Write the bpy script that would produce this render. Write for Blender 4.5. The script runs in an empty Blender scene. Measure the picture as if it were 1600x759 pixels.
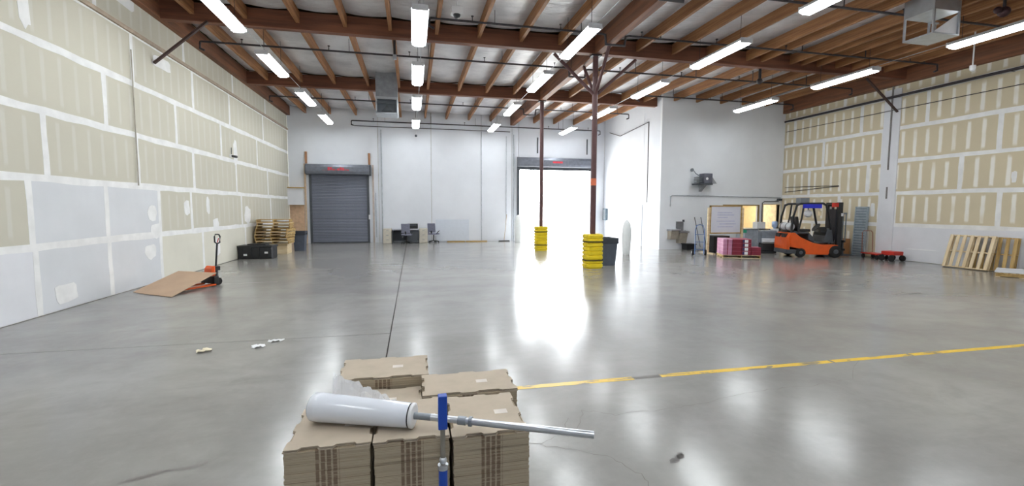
import bpy, bmesh, math, random
from mathutils import Vector, Matrix, noise as mnoise
random.seed(7)
scene = bpy.context.scene
COL = scene.collection

# ------------------------------------------------------------------ camera, world, exposure
H = 1.89
cam_data = bpy.data.cameras.new('camera')
cam_data.sensor_fit = 'HORIZONTAL'; cam_data.sensor_width = 36.0
cam_data.lens = 705.0 / 1600 * 36.0
cam_data.clip_end = 400
cam = bpy.data.objects.new('camera', cam_data)
COL.objects.link(cam)
F0 = 705.0
_v1 = Vector((645 - 800, 325 - 379.5, F0)); _v2 = Vector((4050 - 800, 335 - 379.5, F0))
_D = _v1.normalized(); _X = (_v2 - _D * _v2.dot(_D)).normalized(); _U = _D.cross(_X)
if _U.y > 0: _U = -_U
R3 = Matrix((_X, _D, _U))                       # photo-frame direction -> room direction (x across, y deep, z up)
cx_, cy_, cz_ = R3 @ Vector((1, 0, 0)), R3 @ Vector((0, -1, 0)), R3 @ Vector((0, 0, -1))
M = Matrix(((cx_.x, cy_.x, cz_.x, 0), (cx_.y, cy_.y, cz_.y, 0), (cx_.z, cy_.z, cz_.z, H), (0, 0, 0, 1)))
cam.matrix_world = M
scene.camera = cam

TUBE = 27.0            # fluorescent diffuser emission
SKY = 28.0              # daylight outside the open dock door
OFFICE_W = 85
scene.view_settings.view_transform = 'Standard'
scene.view_settings.look = 'None'
scene.view_settings.gamma = 1.0
scene.view_settings.use_curve_mapping = False
scene.view_settings.exposure = 0.0
world = bpy.data.worlds.new('sky'); scene.world = world
world.use_nodes = True
bg = world.node_tree.nodes['Background']
bg.inputs['Color'].default_value = (0.93, 0.97, 1.0, 1); bg.inputs['Strength'].default_value = SKY
pl = bpy.data.lights.new('dock_portal', 'AREA'); pl.shape = 'RECTANGLE'; pl.size = 4.3; pl.size_y = 4.2
pl.cycles.is_portal = True
po = bpy.data.objects.new('dock_portal', pl); po.location = (8.3, 25.85, 2.1); po.rotation_euler = (math.radians(-90), 0, 0)
COL.objects.link(po)
la = bpy.data.lights.new('office_lamp', 'AREA'); la.size = 1.6; la.energy = OFFICE_W; la.color = (1.0, 0.93, 0.80)
lo = bpy.data.objects.new('office_lamp', la); lo.location = (16.2, 20.4, 2.55); COL.objects.link(lo)

# ------------------------------------------------------------------ helpers
def lin(c):
    return tuple((v / 12.92 if v <= 0.04045 else ((v + 0.055) / 1.055) ** 2.4) for v in c)
def rgb(r, g, b): return lin((r / 255, g / 255, b / 255))

class NT:
    def __init__(s, name):
        s.m = bpy.data.materials.new(name); s.m.use_nodes = True
        s.t = s.m.node_tree; s.b = s.t.nodes['Principled BSDF']
    def n(s, typ, **kw):
        nd = s.t.nodes.new(typ)
        for k, v in kw.items(): setattr(nd, k, v)
        return nd
    def link(s, a, b): s.t.links.new(a, b)
    def val(s, sock, v):
        if hasattr(v, 'is_linked') or isinstance(v, bpy.types.NodeSocket): s.link(v, sock)
        else: sock.default_value = v
    def math(s, op, a, b=0.0, c=None, clamp=False):
        nd = s.n('ShaderNodeMath', operation=op, use_clamp=clamp)
        s.val(nd.inputs[0], a); s.val(nd.inputs[1], b)
        if c is not None: s.val(nd.inputs[2], c)
        return nd.outputs[0]
    def smooth(s, v, lo, hi):
        nd = s.n('ShaderNodeMapRange', interpolation_type='SMOOTHSTEP')
        s.val(nd.inputs[0], v); nd.inputs[1].default_value = lo; nd.inputs[2].default_value = hi
        return nd.outputs[0]
    def mix(s, f, a, b):
        nd = s.n('ShaderNodeMix', data_type='RGBA')
        s.val(nd.inputs[0], f)
        for sock, v in ((nd.inputs[6], a), (nd.inputs[7], b)):
            if isinstance(v, bpy.types.NodeSocket): s.link(v, sock)
            else: sock.default_value = (*v, 1)
        return nd.outputs[2]
    def coord(s, kind='Object', scale=(1, 1, 1)):
        tc = s.n('ShaderNodeTexCoord'); mp = s.n('ShaderNodeMapping')
        mp.inputs['Scale'].default_value = scale
        s.link(tc.outputs[kind], mp.inputs[0]); return mp.outputs[0]
    def world(s, scale=(1, 1, 1)):
        g = s.n('ShaderNodeNewGeometry'); mp = s.n('ShaderNodeMapping')
        mp.inputs['Scale'].default_value = scale
        s.link(g.outputs['Position'], mp.inputs[0]); return mp.outputs[0]
    def noise(s, vec, scale, detail=3, rough=0.55, dist=0.0):
        nd = s.n('ShaderNodeTexNoise'); nd.inputs['Scale'].default_value = scale
        nd.inputs['Detail'].default_value = detail; nd.inputs['Roughness'].default_value = rough
        nd.inputs['Distortion'].default_value = dist
        s.link(vec, nd.inputs['Vector']); return nd.outputs[0]
    def xyz(s, vec):
        nd = s.n('ShaderNodeSeparateXYZ'); s.link(vec, nd.inputs[0]); return nd.outputs
    def bump(s, h, strength=0.2, dist=0.01):
        nd = s.n('ShaderNodeBump'); nd.inputs['Strength'].default_value = strength; nd.inputs['Distance'].default_value = dist
        s.link(h, nd.inputs['Height']); s.link(nd.outputs[0], s.b.inputs['Normal'])
    def set(s, color=None, rough=None, metal=None, spec=None):
        if color is not None:
            if isinstance(color, bpy.types.NodeSocket): s.link(color, s.b.inputs['Base Color'])
            else: s.b.inputs['Base Color'].default_value = (*color, 1)
        if rough is not None: s.val(s.b.inputs['Roughness'], rough)
        if metal is not None: s.val(s.b.inputs['Metallic'], metal)
        if spec is not None: s.val(s.b.inputs['Specular IOR Level'], spec)

MATS = {}
def simple(name, c, rough=0.5, metal=0.0, vary=0.12, scale=6.0, bump=0.0, spec=0.5, stretch=(1, 1, 1)):
    if name in MATS: return MATS[name]
    t = NT(name); col = rgb(*c)
    f = t.noise(t.coord('Object', stretch), scale, 4)
    dark = tuple(v * (1 - vary) for v in col); lite = tuple(min(1, v * (1 + vary)) for v in col)
    t.set(t.mix(t.smooth(f, 0.3, 0.7), dark, lite), rough, metal, spec)
    if bump: t.bump(f, bump)
    MATS[name] = t.m; return t.m
def emit(name, c, strength):
    t = NT(name); t.set((0.8, 0.8, 0.8), 0.5)
    t.b.inputs['Emission Color'].default_value = (*c, 1); t.b.inputs['Emission Strength'].default_value = strength
    return t.m

class MB:
    def __init__(s): s.v = []; s.f = []; s.sm = []
    def add(s, vs, fs, smooth=False):
        o = len(s.v); s.v += [tuple(v) for v in vs]
        for f in fs: s.f.append(tuple(i + o for i in f)); s.sm.append(smooth)
        return s
    def box(s, x0, y0, z0, x1, y1, z1):
        vs = [(x, y, z) for x in (x0, x1) for y in (y0, y1) for z in (z0, z1)]
        return s.add(vs, [(0, 1, 3, 2), (4, 6, 7, 5), (0, 4, 5, 1), (2, 3, 7, 6), (0, 2, 6, 4), (1, 5, 7, 3)])
    def obox(s, c, size, rot=None):
        c = Vector(c); hx, hy, hz = (v / 2 for v in size)
        r = rot if rot is not None else Matrix.Identity(3)
        vs = [c + r @ Vector((x, y, z)) for x in (-hx, hx) for y in (-hy, hy) for z in (-hz, hz)]
        return s.add(vs, [(0, 1, 3, 2), (4, 6, 7, 5), (0, 4, 5, 1), (2, 3, 7, 6), (0, 2, 6, 4), (1, 5, 7, 3)])
    def bar(s, p, q, w, h=None):
        p, q = Vector(p), Vector(q); d = q - p; h = h or w
        return s.obox((p + q) / 2, (w, h, d.length), d.to_track_quat('Z', 'Y').to_matrix())
    def cyl(s, p, q, r0, r1=None, n=12, caps=True):
        p, q = Vector(p), Vector(q); d = q - p; r1 = r0 if r1 is None else r1
        m = d.to_track_quat('Z', 'Y').to_matrix(); vs = []
        for c, r in ((p, r0), (q, r1)):
            for i in range(n):
                a = 2 * math.pi * i / n; vs.append(c + m @ Vector((r * math.cos(a), r * math.sin(a), 0)))
        s.add(vs, [(i, (i + 1) % n, n + (i + 1) % n, n + i) for i in range(n)], True)
        if caps: s.add(vs, [tuple(range(n))[::-1], tuple(range(n, 2 * n))])
        return s
    def tube(s, pts, r, n=8):
        pts = [Vector(p) for p in pts]; k = len(pts); vs = []
        for j, p in enumerate(pts):
            a = (pts[j] - pts[j - 1]).normalized() if j else (pts[1] - pts[0]).normalized()
            b = (pts[j + 1] - pts[j]).normalized() if j < k - 1 else a
            t = (a + b); t = t.normalized() if t.length > 1e-6 else a
            up = Vector((0, 0, 1)) if abs(t.z) < 0.9 else Vector((0, 1, 0))
            u = t.cross(up).normalized(); w = t.cross(u)
            rr = r / max(0.5, t.dot(a))
            for i in range(n):
                g = 2 * math.pi * i / n; vs.append(p + u * rr * math.cos(g) + w * rr * math.sin(g))
        fs = [(j * n + i, j * n + (i + 1) % n, (j + 1) * n + (i + 1) % n, (j + 1) * n + i) for j in range(k - 1) for i in range(n)]
        s.add(vs, fs, True); return s.add(vs, [tuple(range(n))[::-1], tuple(range((k - 1) * n, k * n))])
    def lathe(s, prof, c=(0, 0, 0), n=20, m=None):
        c = Vector(c); m = m if m is not None else Matrix.Identity(3); vs = []
        for r, z in prof:
            for i in range(n):
                a = 2 * math.pi * i / n; vs.append(c + m @ Vector((r * math.cos(a), r * math.sin(a), z)))
        k = len(prof)
        s.add(vs, [(j * n + i, j * n + (i + 1) % n, (j + 1) * n + (i + 1) % n, (j + 1) * n + i) for j in range(k - 1) for i in range(n)], True)
        return s.add(vs, [tuple(range(n))[::-1], tuple(range((k - 1) * n, k * n))])
    def prism(s, poly, a, b, axis='y'):
        def P(u, v, w): return {'y': (u, w, v), 'x': (w, u, v), 'z': (u, v, w)}[axis]
        n = len(poly); vs = [P(u, v, a) for u, v in poly] + [P(u, v, b) for u, v in poly]
        return s.add(vs, [tuple(range(n))[::-1], tuple(range(n, 2 * n))] + [(i, (i + 1) % n, n + (i + 1) % n, n + i) for i in range(n)])
    def sphere(s, c, r, n=14, sc=(1, 1, 1)):
        prof = [(max(1e-4, r * math.sin(math.pi * j / (n // 2))), -r * math.cos(math.pi * j / (n // 2))) for j in range(n // 2 + 1)]
        return s.lathe(prof, c, n, Matrix.Diagonal(sc))
    def mesh(s, name, mat, bevel=0):
        me = bpy.data.meshes.new(name); me.from_pydata(s.v, [], s.f)
        bm = bmesh.new(); bm.from_mesh(me)
        for f, smv in zip(bm.faces, s.sm): f.smooth = smv
        bmesh.ops.recalc_face_normals(bm, faces=bm.faces)
        if bevel:
            bmesh.ops.remove_doubles(bm, verts=bm.verts, dist=1e-5)
            es = [e for e in bm.edges if len(e.link_faces) == 2 and e.calc_face_angle(0) > 0.6]
            bmesh.ops.bevel(bm, geom=es, offset=bevel, segments=2, affect='EDGES', profile=0.6, clamp_overlap=True)
        bm.to_mesh(me); bm.free()
        me.materials.append(mat); return me
    def build(s, name, mat, parent=None, bevel=0, loc=(0, 0, 0), rot=(0, 0, 0)):
        return put(name, s.mesh(name, mat, bevel), parent, loc, rot)

def put(name, me, parent=None, loc=(0, 0, 0), rot=(0, 0, 0)):
    o = bpy.data.objects.new(name, me); COL.objects.link(o)
    o.location = loc; o.rotation_euler = rot
    if parent is not None: o.parent = parent
    return o
def tag(o, label, cat, group=None):
    o['label'] = label; o['category'] = cat
    if group: o['group'] = group
    return o
def thing(name, label, cat, loc=(0, 0, 0), rz=0.0, group=None, rot=None):
    o = bpy.data.objects.new(name, None); COL.objects.link(o); o.empty_display_size = 0.1
    o.location = loc; o.rotation_euler = rot if rot else (0, 0, rz)
    return tag(o, label, cat, group)
def struct(o): o['kind'] = 'structure'; return o
KIDS = {}
def dup(o, loc, rot=None, label=None):
    c = o.copy(); COL.objects.link(c); c.location = loc
    if rot is not None: c.rotation_euler = rot
    if label: c['label'] = label
    def rec(a, b):
        for ch in [x for x in bpy.data.objects if x.parent == a]:
            d = ch.copy(); COL.objects.link(d); d.parent = b; rec(ch, d)
    rec(o, c); return c
def rx(a): return Matrix.Rotation(a, 3, 'X')
def ry(a): return Matrix.Rotation(a, 3, 'Y')
def rzm(a): return Matrix.Rotation(a, 3, 'Z')

# ------------------------------------------------------------------ materials
def concrete():
    t = NT('polished_concrete'); w = t.world()
    big = t.noise(w, 0.22, 5, 0.6, 0.6); mid = t.noise(w, 1.3, 6, 0.65, 0.4); fine = t.noise(w, 9, 5, 0.7)
    drag = t.noise(t.world((0.35, 1.6, 1)), 0.8, 5, 0.65, 0.8)
    c = t.mix(t.smooth(big, 0.33, 0.68), rgb(131, 130, 127), rgb(154, 152, 148))
    c = t.mix(t.math('MULTIPLY', t.smooth(mid, 0.38, 0.78), 0.55), c, rgb(116, 113, 109))
    c = t.mix(t.math('MULTIPLY', t.smooth(drag, 0.45, 0.82), 0.5), c, rgb(113, 110, 106))
    c = t.mix(t.math('MULTIPLY', t.smooth(fine, 0.4, 0.9), 0.2), c, rgb(162, 160, 156))
    r = t.math('ADD', t.math('MULTIPLY', t.smooth(mid, 0.3, 0.75), 0.04), t.math('ADD', t.math('MULTIPLY', t.smooth(drag, 0.35, 0.8), 0.04), 0.175))
    t.set(c, r, 0, 0.75)
    t.bump(fine, 0.02, 0.004)
    return t.m
CONC = concrete()
def drywall(name, base, stripe, amount, patchy, width=0.045):
    t = NT(name); o = t.coord('Object'); x, y, z = t.xyz(o)
    w = t.world()
    wob = t.noise(w, 2.2, 3)
    u = t.math('ABSOLUTE', t.math('SUBTRACT', t.math('MODULO', t.math('ADD', x, 0.203), 0.4064), 0.203))
    u = t.math('ADD', u, t.math('MULTIPLY', t.math('SUBTRACT', wob, 0.5), 0.05))
    band = t.math('SUBTRACT', 1.0, t.smooth(u, width * 0.45, width))
    zc = t.math('ABSOLUTE', t.math('SUBTRACT', z, 0.59))
    zc = t.math('ADD', zc, t.math('MULTIPLY', t.math('SUBTRACT', t.noise(w, 3.1, 2), 0.5), 0.25))
    mask = t.math('SUBTRACT', 1.0, t.smooth(zc, 0.38, 0.50))
    str_ = t.math('MULTIPLY', t.smooth(t.noise(w, 0.9, 2), 0.1, 0.5), min(1.0, amount))
    f = t.math('MULTIPLY', t.math('MULTIPLY', band, mask), str_)
    big = t.noise(w, 0.7, 5, 0.6)
    c0 = t.mix(t.smooth(big, 0.35, 0.7), base, tuple(v * patchy for v in base))
    t.set(t.mix(f, c0, stripe), 0.85, 0, 0.2)
    return t.m
TAN_SOFT = drywall('tan_drywall_soft', rgb(197, 193, 178), rgb(211, 210, 204), 0.42, 0.95, .06)
TAN = drywall('tan_drywall', rgb(206, 194, 166), rgb(234, 231, 223), 1.35, 0.94, 0.075)
GREY_BOARD = simple('grey_drywall', (209, 211, 214), 0.85, 0, 0.04, 0.8, spec=0.2)
WHITE_BOARD = simple('white_painted_drywall', (219, 220, 224), 0.8, 0, 0.04, 1.0, spec=0.25)
TAPE = simple('joint_compound', (229, 229, 228), 0.85, 0, 0.06, 3.0, spec=0.2)
BACKP = simple('white_wall_paint', (222, 225, 231), 0.6, 0, 0.03, 0.7, spec=0.3)
OFFP = simple('pale_grey_wall_paint', (234, 237, 241), 0.6, 0, 0.03, 0.7, spec=0.3)
def wood(name, c, d, scale=3.0, stretch=(0.25, 6, 6), rough=0.6):
    t = NT(name); v = t.coord('Object', stretch)
    a = t.noise(v, scale, 5, 0.6, 0.6); b = t.noise(t.world(), 0.5, 2)
    col = t.mix(t.smooth(a, 0.35, 0.68), rgb(*c), rgb(*d))
    col = t.mix(t.math('MULTIPLY', t.smooth(b, 0.45, 0.7), 0.35), col, tuple(v * 0.75 for v in rgb(*d)))
    t.set(col, rough, 0, 0.3); return t.m
GLULAM = wood('glulam_beam', (128, 82, 60), (98, 62, 48), 1.6, (0.3, 5, 5))
GLULAM_Y = wood('glulam_beam_lengthwise', (136, 90, 64), (104, 70, 52), 1.6, (5, 0.3, 5))
JOIST = wood('fir_joist', (166, 118, 78), (126, 86, 56), 2.0, (6, 0.3, 6))
PINE = wood('pale_pine', (228, 210, 176), (206, 182, 142), 3.0, (0.5, 5, 5))
PINE_OLD = wood('weathered_pine', (196, 166, 110), (154, 122, 70), 3.0, (0.6, 5, 5))
def foil():
    t = NT('foil_insulation'); w = t.world((0.6, 3.0, 1)); w2 = t.world()
    a = t.noise(w, 2.0, 5, 0.6, 0.8); b = t.noise(w2, 1.0, 4)
    c = t.mix(t.smooth(b, 0.35, 0.7), rgb(240, 240, 243), rgb(212, 212, 216))
    t.set(c, 0.45, 0.45); t.bump(a, 0.9, 0.10); return t.m
FOIL = foil()
CARD = simple('kraft_cardboard', (180, 167, 150), 0.8, 0, 0.07, 5, spec=0.2)
def card_edges():
    t = NT('cardboard_layer_edges'); x, y, z = t.xyz(t.coord('Object'))
    f = t.math('MODULO', z, 0.0072)
    ln = t.math('SUBTRACT', 1.0, t.smooth(f, 0.0007, 0.0016))
    wob = t.noise(t.coord('Object', (2, 2, 140)), 1.0, 2)
    c = t.mix(wob, rgb(158, 146, 126), rgb(190, 177, 155))
    c = t.mix(t.math('MULTIPLY', ln, 0.45), c, rgb(112, 92, 70))
    ax = t.math('ABSOLUTE', x)
    st = t.math('SUBTRACT', 1.0, t.smooth(ax, 0.05, 0.054))
    gap = t.math('MULTIPLY', t.math('GREATER_THAN', t.math('SINE', t.math('MULTIPLY', x, 240)), -0.55), st)
    gap = t.math('MULTIPLY', gap, t.math('ADD', 0.35, t.math('MULTIPLY', t.math('GREATER_THAN', t.noise(t.coord('Object', (9, 9, 110)), 1.0, 1), 0.42), 0.35)))
    t.set(t.mix(gap, c, rgb(96, 72, 58)), 0.85, 0, 0.2); return t.m
CARD_E = card_edges()
DARKSTEEL = simple('dark_steel', (52, 50, 54), 0.5, 0.4, 0.15)
PIPE = simple('dark_painted_pipe', (66, 62, 66), 0.5, 0.3, 0.1)
MAROON = simple('maroon_column_paint', (92, 62, 62), 0.5, 0.0, 0.12, 3)
YELLOW = simple('yellow_guard_plastic', (233, 205, 32), 0.45, 0, 0.05, 5)
BLACK = simple('black_plastic', (34, 35, 38), 0.45, 0, 0.15, 8)
RUBBER = simple('black_rubber', (28, 27, 27), 0.8, 0, 0.15, 10)
GREYMET = simple('grey_metal', (140, 146, 152), 0.4, 0.6, 0.06)
GALV = simple('galvanised_sheet', (188, 194, 200), 0.35, 0.75, 0.08, 4)
WHITEMET = simple('white_enamel', (232, 233, 235), 0.4, 0, 0.03)
ORANGE = simple('orange_paint', (226, 92, 30), 0.35, 0, 0.06, 5)
RED = simple('red_paint', (196, 52, 40), 0.4, 0, 0.08)
BLUE = simple('blue_paint', (28, 74, 176), 0.35, 0, 0.06)
STEEL = simple('zinc_steel', (196, 200, 206), 0.28, 0.85, 0.06)
CHAR = simple('charcoal_paint', (70, 74, 80), 0.5, 0, 0.1)
DOORG = simple('grey_door_steel', (116, 120, 134), 0.42, 0.2, 0.05, 1.5)
BEIGE = simple('beige_metal', (206, 200, 186), 0.5, 0, 0.05)
WHITEP = simple('white_plastic_film', (226, 230, 238), 0.12, 0, 0.03, 3, spec=0.6)
FABRIC = simple('grey_chair_fabric', (128, 130, 148), 0.9, 0, 0.12, 30)
BROWNC = simple('brown_cardboard', (176, 124, 80), 0.85, 0, 0.08, 4)
BINGREY = simple('dark_grey_bin_plastic', (84, 92, 106), 0.5, 0, 0.08)
CREAM = simple('cream_office_paint', (240, 222, 176), 0.7, 0, 0.04)
PAPER = simple('white_paper', (236, 237, 238), 0.8, 0, 0.02)

# ------------------------------------------------------------------ the shell
XL, XR, YB, YR, ZT = -6.32, 17.8, 25.7, -4.8, 7.28
XD, YO = 11.34, 19.0                                   # dock side wall, office wall
fl = struct(MB().box(XL - .3, YR - .3, -0.25, XR + .3, YB + .2, -0.03).build('floor', simple('joint_filler', (66, 62, 58), 0.9)))
JX, JY = -0.355, 6.95
for (x0, y0, x1, y1) in ((XL - .2, YR - .2, JX - .008, JY - .006), (XL - .2, JY + .006, JX - .008, YB + .15), (JX + .008, YR - .2, XR + .2, YB + .15)):
    MB().box(x0, y0, -0.03, x1, y1, 0).build('concrete_slab', CONC, fl)
# cracks: thin ribbons
def ribbon(pts, w, z=0.0012, seed=0, n=6):
    rnd = random.Random(seed); mb = MB(); L = []
    for a, b in zip(pts, pts[1:]):
        for k in range(n):
            f = k / n; L.append((a[0] + (b[0] - a[0]) * f + rnd.uniform(-.02, .02), a[1] + (b[1] - a[1]) * f + rnd.uniform(-.02, .02)))
    L.append(pts[-1]); vs = []
    for i, p in enumerate(L):
        q = L[min(i + 1, len(L) - 1)]; o = L[max(i - 1, 0)]
        d = Vector((q[0] - o[0], q[1] - o[1], 0)).normalized(); nn = Vector((-d.y, d.x, 0)); ww = w * rnd.uniform(.3, 1)
        vs += [Vector((p[0], p[1], z)) + nn * ww, Vector((p[0], p[1], z)) - nn * ww]
    return mb.add(vs, [(2 * i, 2 * i + 1, 2 * i + 3, 2 * i + 2) for i in range(len(L) - 1)])
CRACK = simple('crack_dirt', (104, 99, 94), 0.9)
for k, (pts, w) in enumerate((([(1.3, 3.45), (1.53, 3.86), (1.79, 3.72), (2.25, 3.73), (2.67, 3.75), (3.28, 3.89), (3.63, 3.93), (4.16, 3.91), (4.76, 3.99), (5.6, 4.6)], .006),
                 ([(0.8, 3.45), (1.14, 3.27), (1.47, 3.06), (1.56, 2.82), (1.54, 2.5)], .004), ([(.95, 3.35), (1.2, 3.5), (1.35, 3.75)], .004),
                 ([(3.6, 5.6), (4.9, 5.2), (6.4, 5.4)], .004), ([(9.5, 7.6), (11, 7.9), (13.2, 7.5)], .006))):
    ribbon(pts, w, 0.0012, k).build('floor_crack', CRACK, fl)
def yellow_paint():
    t = NT('worn_yellow_floor_paint'); w = t.world((1, 3, 1))
    a = t.noise(w, 2.6, 6, 0.7, 0.6)
    t.set(t.mix(t.smooth(a, 0.53, 0.61), rgb(222, 182, 44), rgb(122, 112, 84)), 0.4, 0, 0.5); return t.m
YP = yellow_paint()
for (x0, x1) in ((.2, 2.38), (2.72, 5.05), (5.09, 6.3), (6.34, 8.9), (8.95, 12.2)):
    ya, yb = 4.53, 4.46
    MB().prism([(x0, 4.475), (x1, 4.475 - .006 * (x1 - x0) / 2), (x1, 4.555), (x0, 4.56)], 0, 0.0015, 'z').build('painted_line', YP, fl)
MB().prism([(2.40, 4.485), (2.70, 4.48), (2.70, 4.545), (2.40, 4.55)], 0, 0.0012, 'z').build('painted_line', simple('worn_paint_ghost', (92, 88, 84), 0.5), fl)
STAIN = simple('floor_scuff', (104, 100, 97), 0.5, vary=0.3, scale=4)
for k, (sx, sy, L, a) in enumerate(((-1.75, 3.55, .25, .3), (1.95, 2.95, .08, .6), (-1.0, 3.0, .14, .2), (9.2, 8.6, .8, -.1), (10.8, 7.9, .5, .1), (-4.0, 12.4, .6, 0.1))):
    dx, dy = math.cos(a) * L, math.sin(a) * L
    ribbon([(sx - dx, sy - dy), (sx, sy + .02), (sx + dx, sy + dy)], .035, .001, 40 + k).build('floor_scuff', STAIN, fl)

BASE = simple('wall_core', (190, 186, 176), 0.9)
def drywall_wall(name, x, inward, seams, joints, y0, y1, chooser, tan):
    w = struct(MB().box(min(x - inward * .016, x - inward * .25), y0, -.02, max(x - inward * .016, x - inward * .25), y1, ZT).build(name, BASE))
    rnd = random.Random(len(name))
    for r in range(len(seams) - 1):
        za, zb = seams[r] + .003, seams[r + 1] - .003
        js = sorted([y0] + [j for j in joints[r] if y0 < j < y1] + [y1])
        for a, b in zip(js, js[1:]):
            m = chooser(r, (a + b) / 2)
            L = b - a - .006
            me = MB().box(0, 0, 0, L, .013, zb - za).mesh('drywall_sheet', m)
            put('drywall_sheet', me, w, (x if inward > 0 else x, a + .003 if inward < 0 else b - .003, za), (0, 0, math.pi / 2 if inward < 0 else -math.pi / 2)).location.x = x - (0.013 * inward if inward > 0 else 0.013 * inward)
        for j in joints[r]:
            if y0 < j < y1: tape_v(w, x, inward, j, za, zb, rnd)
        if 0 < r: tape_h(w, x, inward, seams[r], y0, y1, rnd)
    return w
def tape_poly(edge_a, edge_b, x, inward, vertical):
    T = .0028 if vertical else .004
    mb = MB(); vs = []; n = len(edge_a)
    for (s, a), (_, b) in zip(edge_a, edge_b):
        for q, d in ((a, -.002), (b, -.002), (b, T), (a, T)):
            y, z = (q, s) if vertical else (s, q)
            vs.append((x + inward * d, y, z))
    fs = [(4 * i + k, 4 * i + (k + 1) % 4, 4 * i + 4 + (k + 1) % 4, 4 * i + 4 + k) for i in range(n - 1) for k in range(4)]
    return mb.add(vs, fs + [(0, 1, 2, 3), (4 * n - 4, 4 * n - 3, 4 * n - 2, 4 * n - 1)])
def tape_h(w, x, inward, z, y0, y1, rnd):
    n = int((y1 - y0) / 0.5); A = []; B = []
    for i in range(n + 1):
        y = y0 + (y1 - y0) * i / n
        A.append((y, z - .055 - rnd.uniform(0, .03))); B.append((y, z + .055 + rnd.uniform(0, .03)))
    tape_poly(A, B, x, inward, False).build('joint_tape', TAPE, w)
def tape_v(w, x, inward, y, za, zb, rnd):
    A = []; B = []
    for i in range(4):
        z = za + (zb - za) * i / 3
        A.append((z, y - .055 - rnd.uniform(0, .025))); B.append((z, y + .055 + rnd.uniform(0, .025)))
    tape_poly(A, B, x, inward, True).build('joint_tape', TAPE, w)

LS = [0.01, 1.2, 2.39, 3.57, 4.75, 5.93, ZT]
LJ = [[-1.6, 2.0, 5.6, 9.26, 11.19, 13.2, 15.57, 19.2, 22.8], [-1.7, 1.9, 5.5, 9.21, 11.18, 13.22, 14.93, 18.91, 22.5],
      [-1.3, 2.3, 6.0, 9.64, 12.4, 15.19, 18.51, 22.2], [-3.4, .3, 3.9, 7.6, 11.34, 14.28, 17.26, 20.9], [-2.2, 1.4, 5.0, 8.7, 12.4, 15.36, 18.1, 21.8],
      [-3.4, .2, 3.9, 7.5, 11.2, 14.9, 18.5, 22.2]]
CREAM_BOARD = simple('cream_drywall', (212, 209, 196), 0.85, 0, 0.04, 0.8, spec=0.2)
def left_pick(r, y):
    if r == 0: return WHITE_BOARD if y < 9.26 else (GREY_BOARD if y < 13.2 else CREAM_BOARD)
    if r == 1 and 9.21 < y < 13.22: return GREY_BOARD
    return TAN_SOFT
wl = drywall_wall('wall_left', XL, 1, LS, LJ, YR, YB, left_pick, None)
RS = [0.01, 1.31, 2.5, 3.71, 4.92, 6.12, ZT]
RJ = [[-1.6, 2.0, 5.6, 9.3, 13.7, 14.2, 17.2], [-.4, 3.2, 6.9, 10.51, 13.63, 14.2, 15.93], [.6, 4.3, 7.9, 11.59, 13.85, 14.73, 17.47],
      [-.3, 3.3, 7.0, 10.63, 13.7, 14.2, 16.8], [-1.9, 1.8, 5.4, 9.1, 12.71, 13.9, 15.12, 18.41], [-2.5, 1.3, 5, 8.6, 12.2, 15.9]]
wr = drywall_wall('wall_right', XR, -1, RS, RJ, YR, YO, lambda r, y: WHITE_BOARD if (r == 0 and y < 13.7) else TAN, None)
# compound patches
def patch(w, x, inward, y, z, sy, sz, seed):
    rnd = random.Random(seed); n = 12; pts = []
    for i in range(n):
        a = 2 * math.pi * i / n; k = rnd.uniform(.75, 1.05)
        pts.append((y + math.copysign(abs(math.cos(a)) ** .6, math.cos(a)) * sy * k, z + math.copysign(abs(math.sin(a)) ** .6, math.sin(a)) * sz * k))
    MB().prism(pts, x - inward * .001, x + inward * .0055, 'x').build('compound_patch', TAPE, w)
for k, a in enumerate(((9.4, 5.35, .13, .55), (14.65, 1.87, .18, .22), (16.03, 1.95, .13, .3), (12.86, 1.75, .22, .2), (12.7, .8, .25, .2), (18.5, 3.85, .2, .5), (19.5, 1.6, .35, .35), (13.7, 5.6, .5, .16), (13.0, 1.3, .3, .2), (9.9, .3, .3, .2), (16.6, .6, .2, .35), (16.55, 1.35, .25, .2), (12.2, 6.6, .45, .2))):
    patch(wl, XL, 1, *a, 100 + k)
for k, a in enumerate(((13.9, 4.9, .42, .1), (14.2, 6.7, .5, .12), (12.4, 6.75, .5, .14), (10.2, 2.9, .07, .2), (14.45, 1.85, .1, .3))):
    patch(wr, XR, -1, *a, 140 + k)
MB().box(0, 13.62, 0.02, -.03, 14.22, 6.4).build('column_cover', WHITE_BOARD, wr, loc=(XR, 0, 0))
MB().box(XL, YR, 5.90, XL + .055, YB, 5.985).build('ledger_strip', simple('dusty_wood_strip', (168, 152, 134), 0.8), wl)
# ledger beams under the roof along both drywall walls


# back wall: tilt-up panels with recessed joints around the two dock openings
DX0, DX1, DZ = 6.02, 10.45, 4.3            # open dock door
wb = struct(MB().box(XL - .25, YB + .06, -.02, DX0 + .0, YB + .3, ZT).box(DX1, YB + .06, -.02, XD + .25, YB + .3, ZT).box(DX0, YB + .06, DZ, DX1, YB + .3, ZT).build('wall_back', BASE))
for (a, b, z0) in ((XL, -1.80, 0), (-1.80, 1.03, 0), (1.03, 3.84, 0), (3.84, 5.62, 0), (5.62, DX0, 0), (DX0, DX1, DZ), (DX1, XD, 0)):
    MB().box(a + .012, YB, z0, b - .012, YB + .06, ZT).build('wall_panel', BACKP, wb)
wd = struct(MB().box(XD + .05, YO + .16, -.02, XD + .2, YB + .2, ZT).build('wall_dock', BASE))
MB().box(XD, YO + .16, 0, XD + .05, 20.9, ZT).build('wall_panel', BACKP, wd)
MB().box(XD, 20.925, 0, XD + .05, YB, ZT).build('wall_panel', BACKP, wd)
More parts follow.
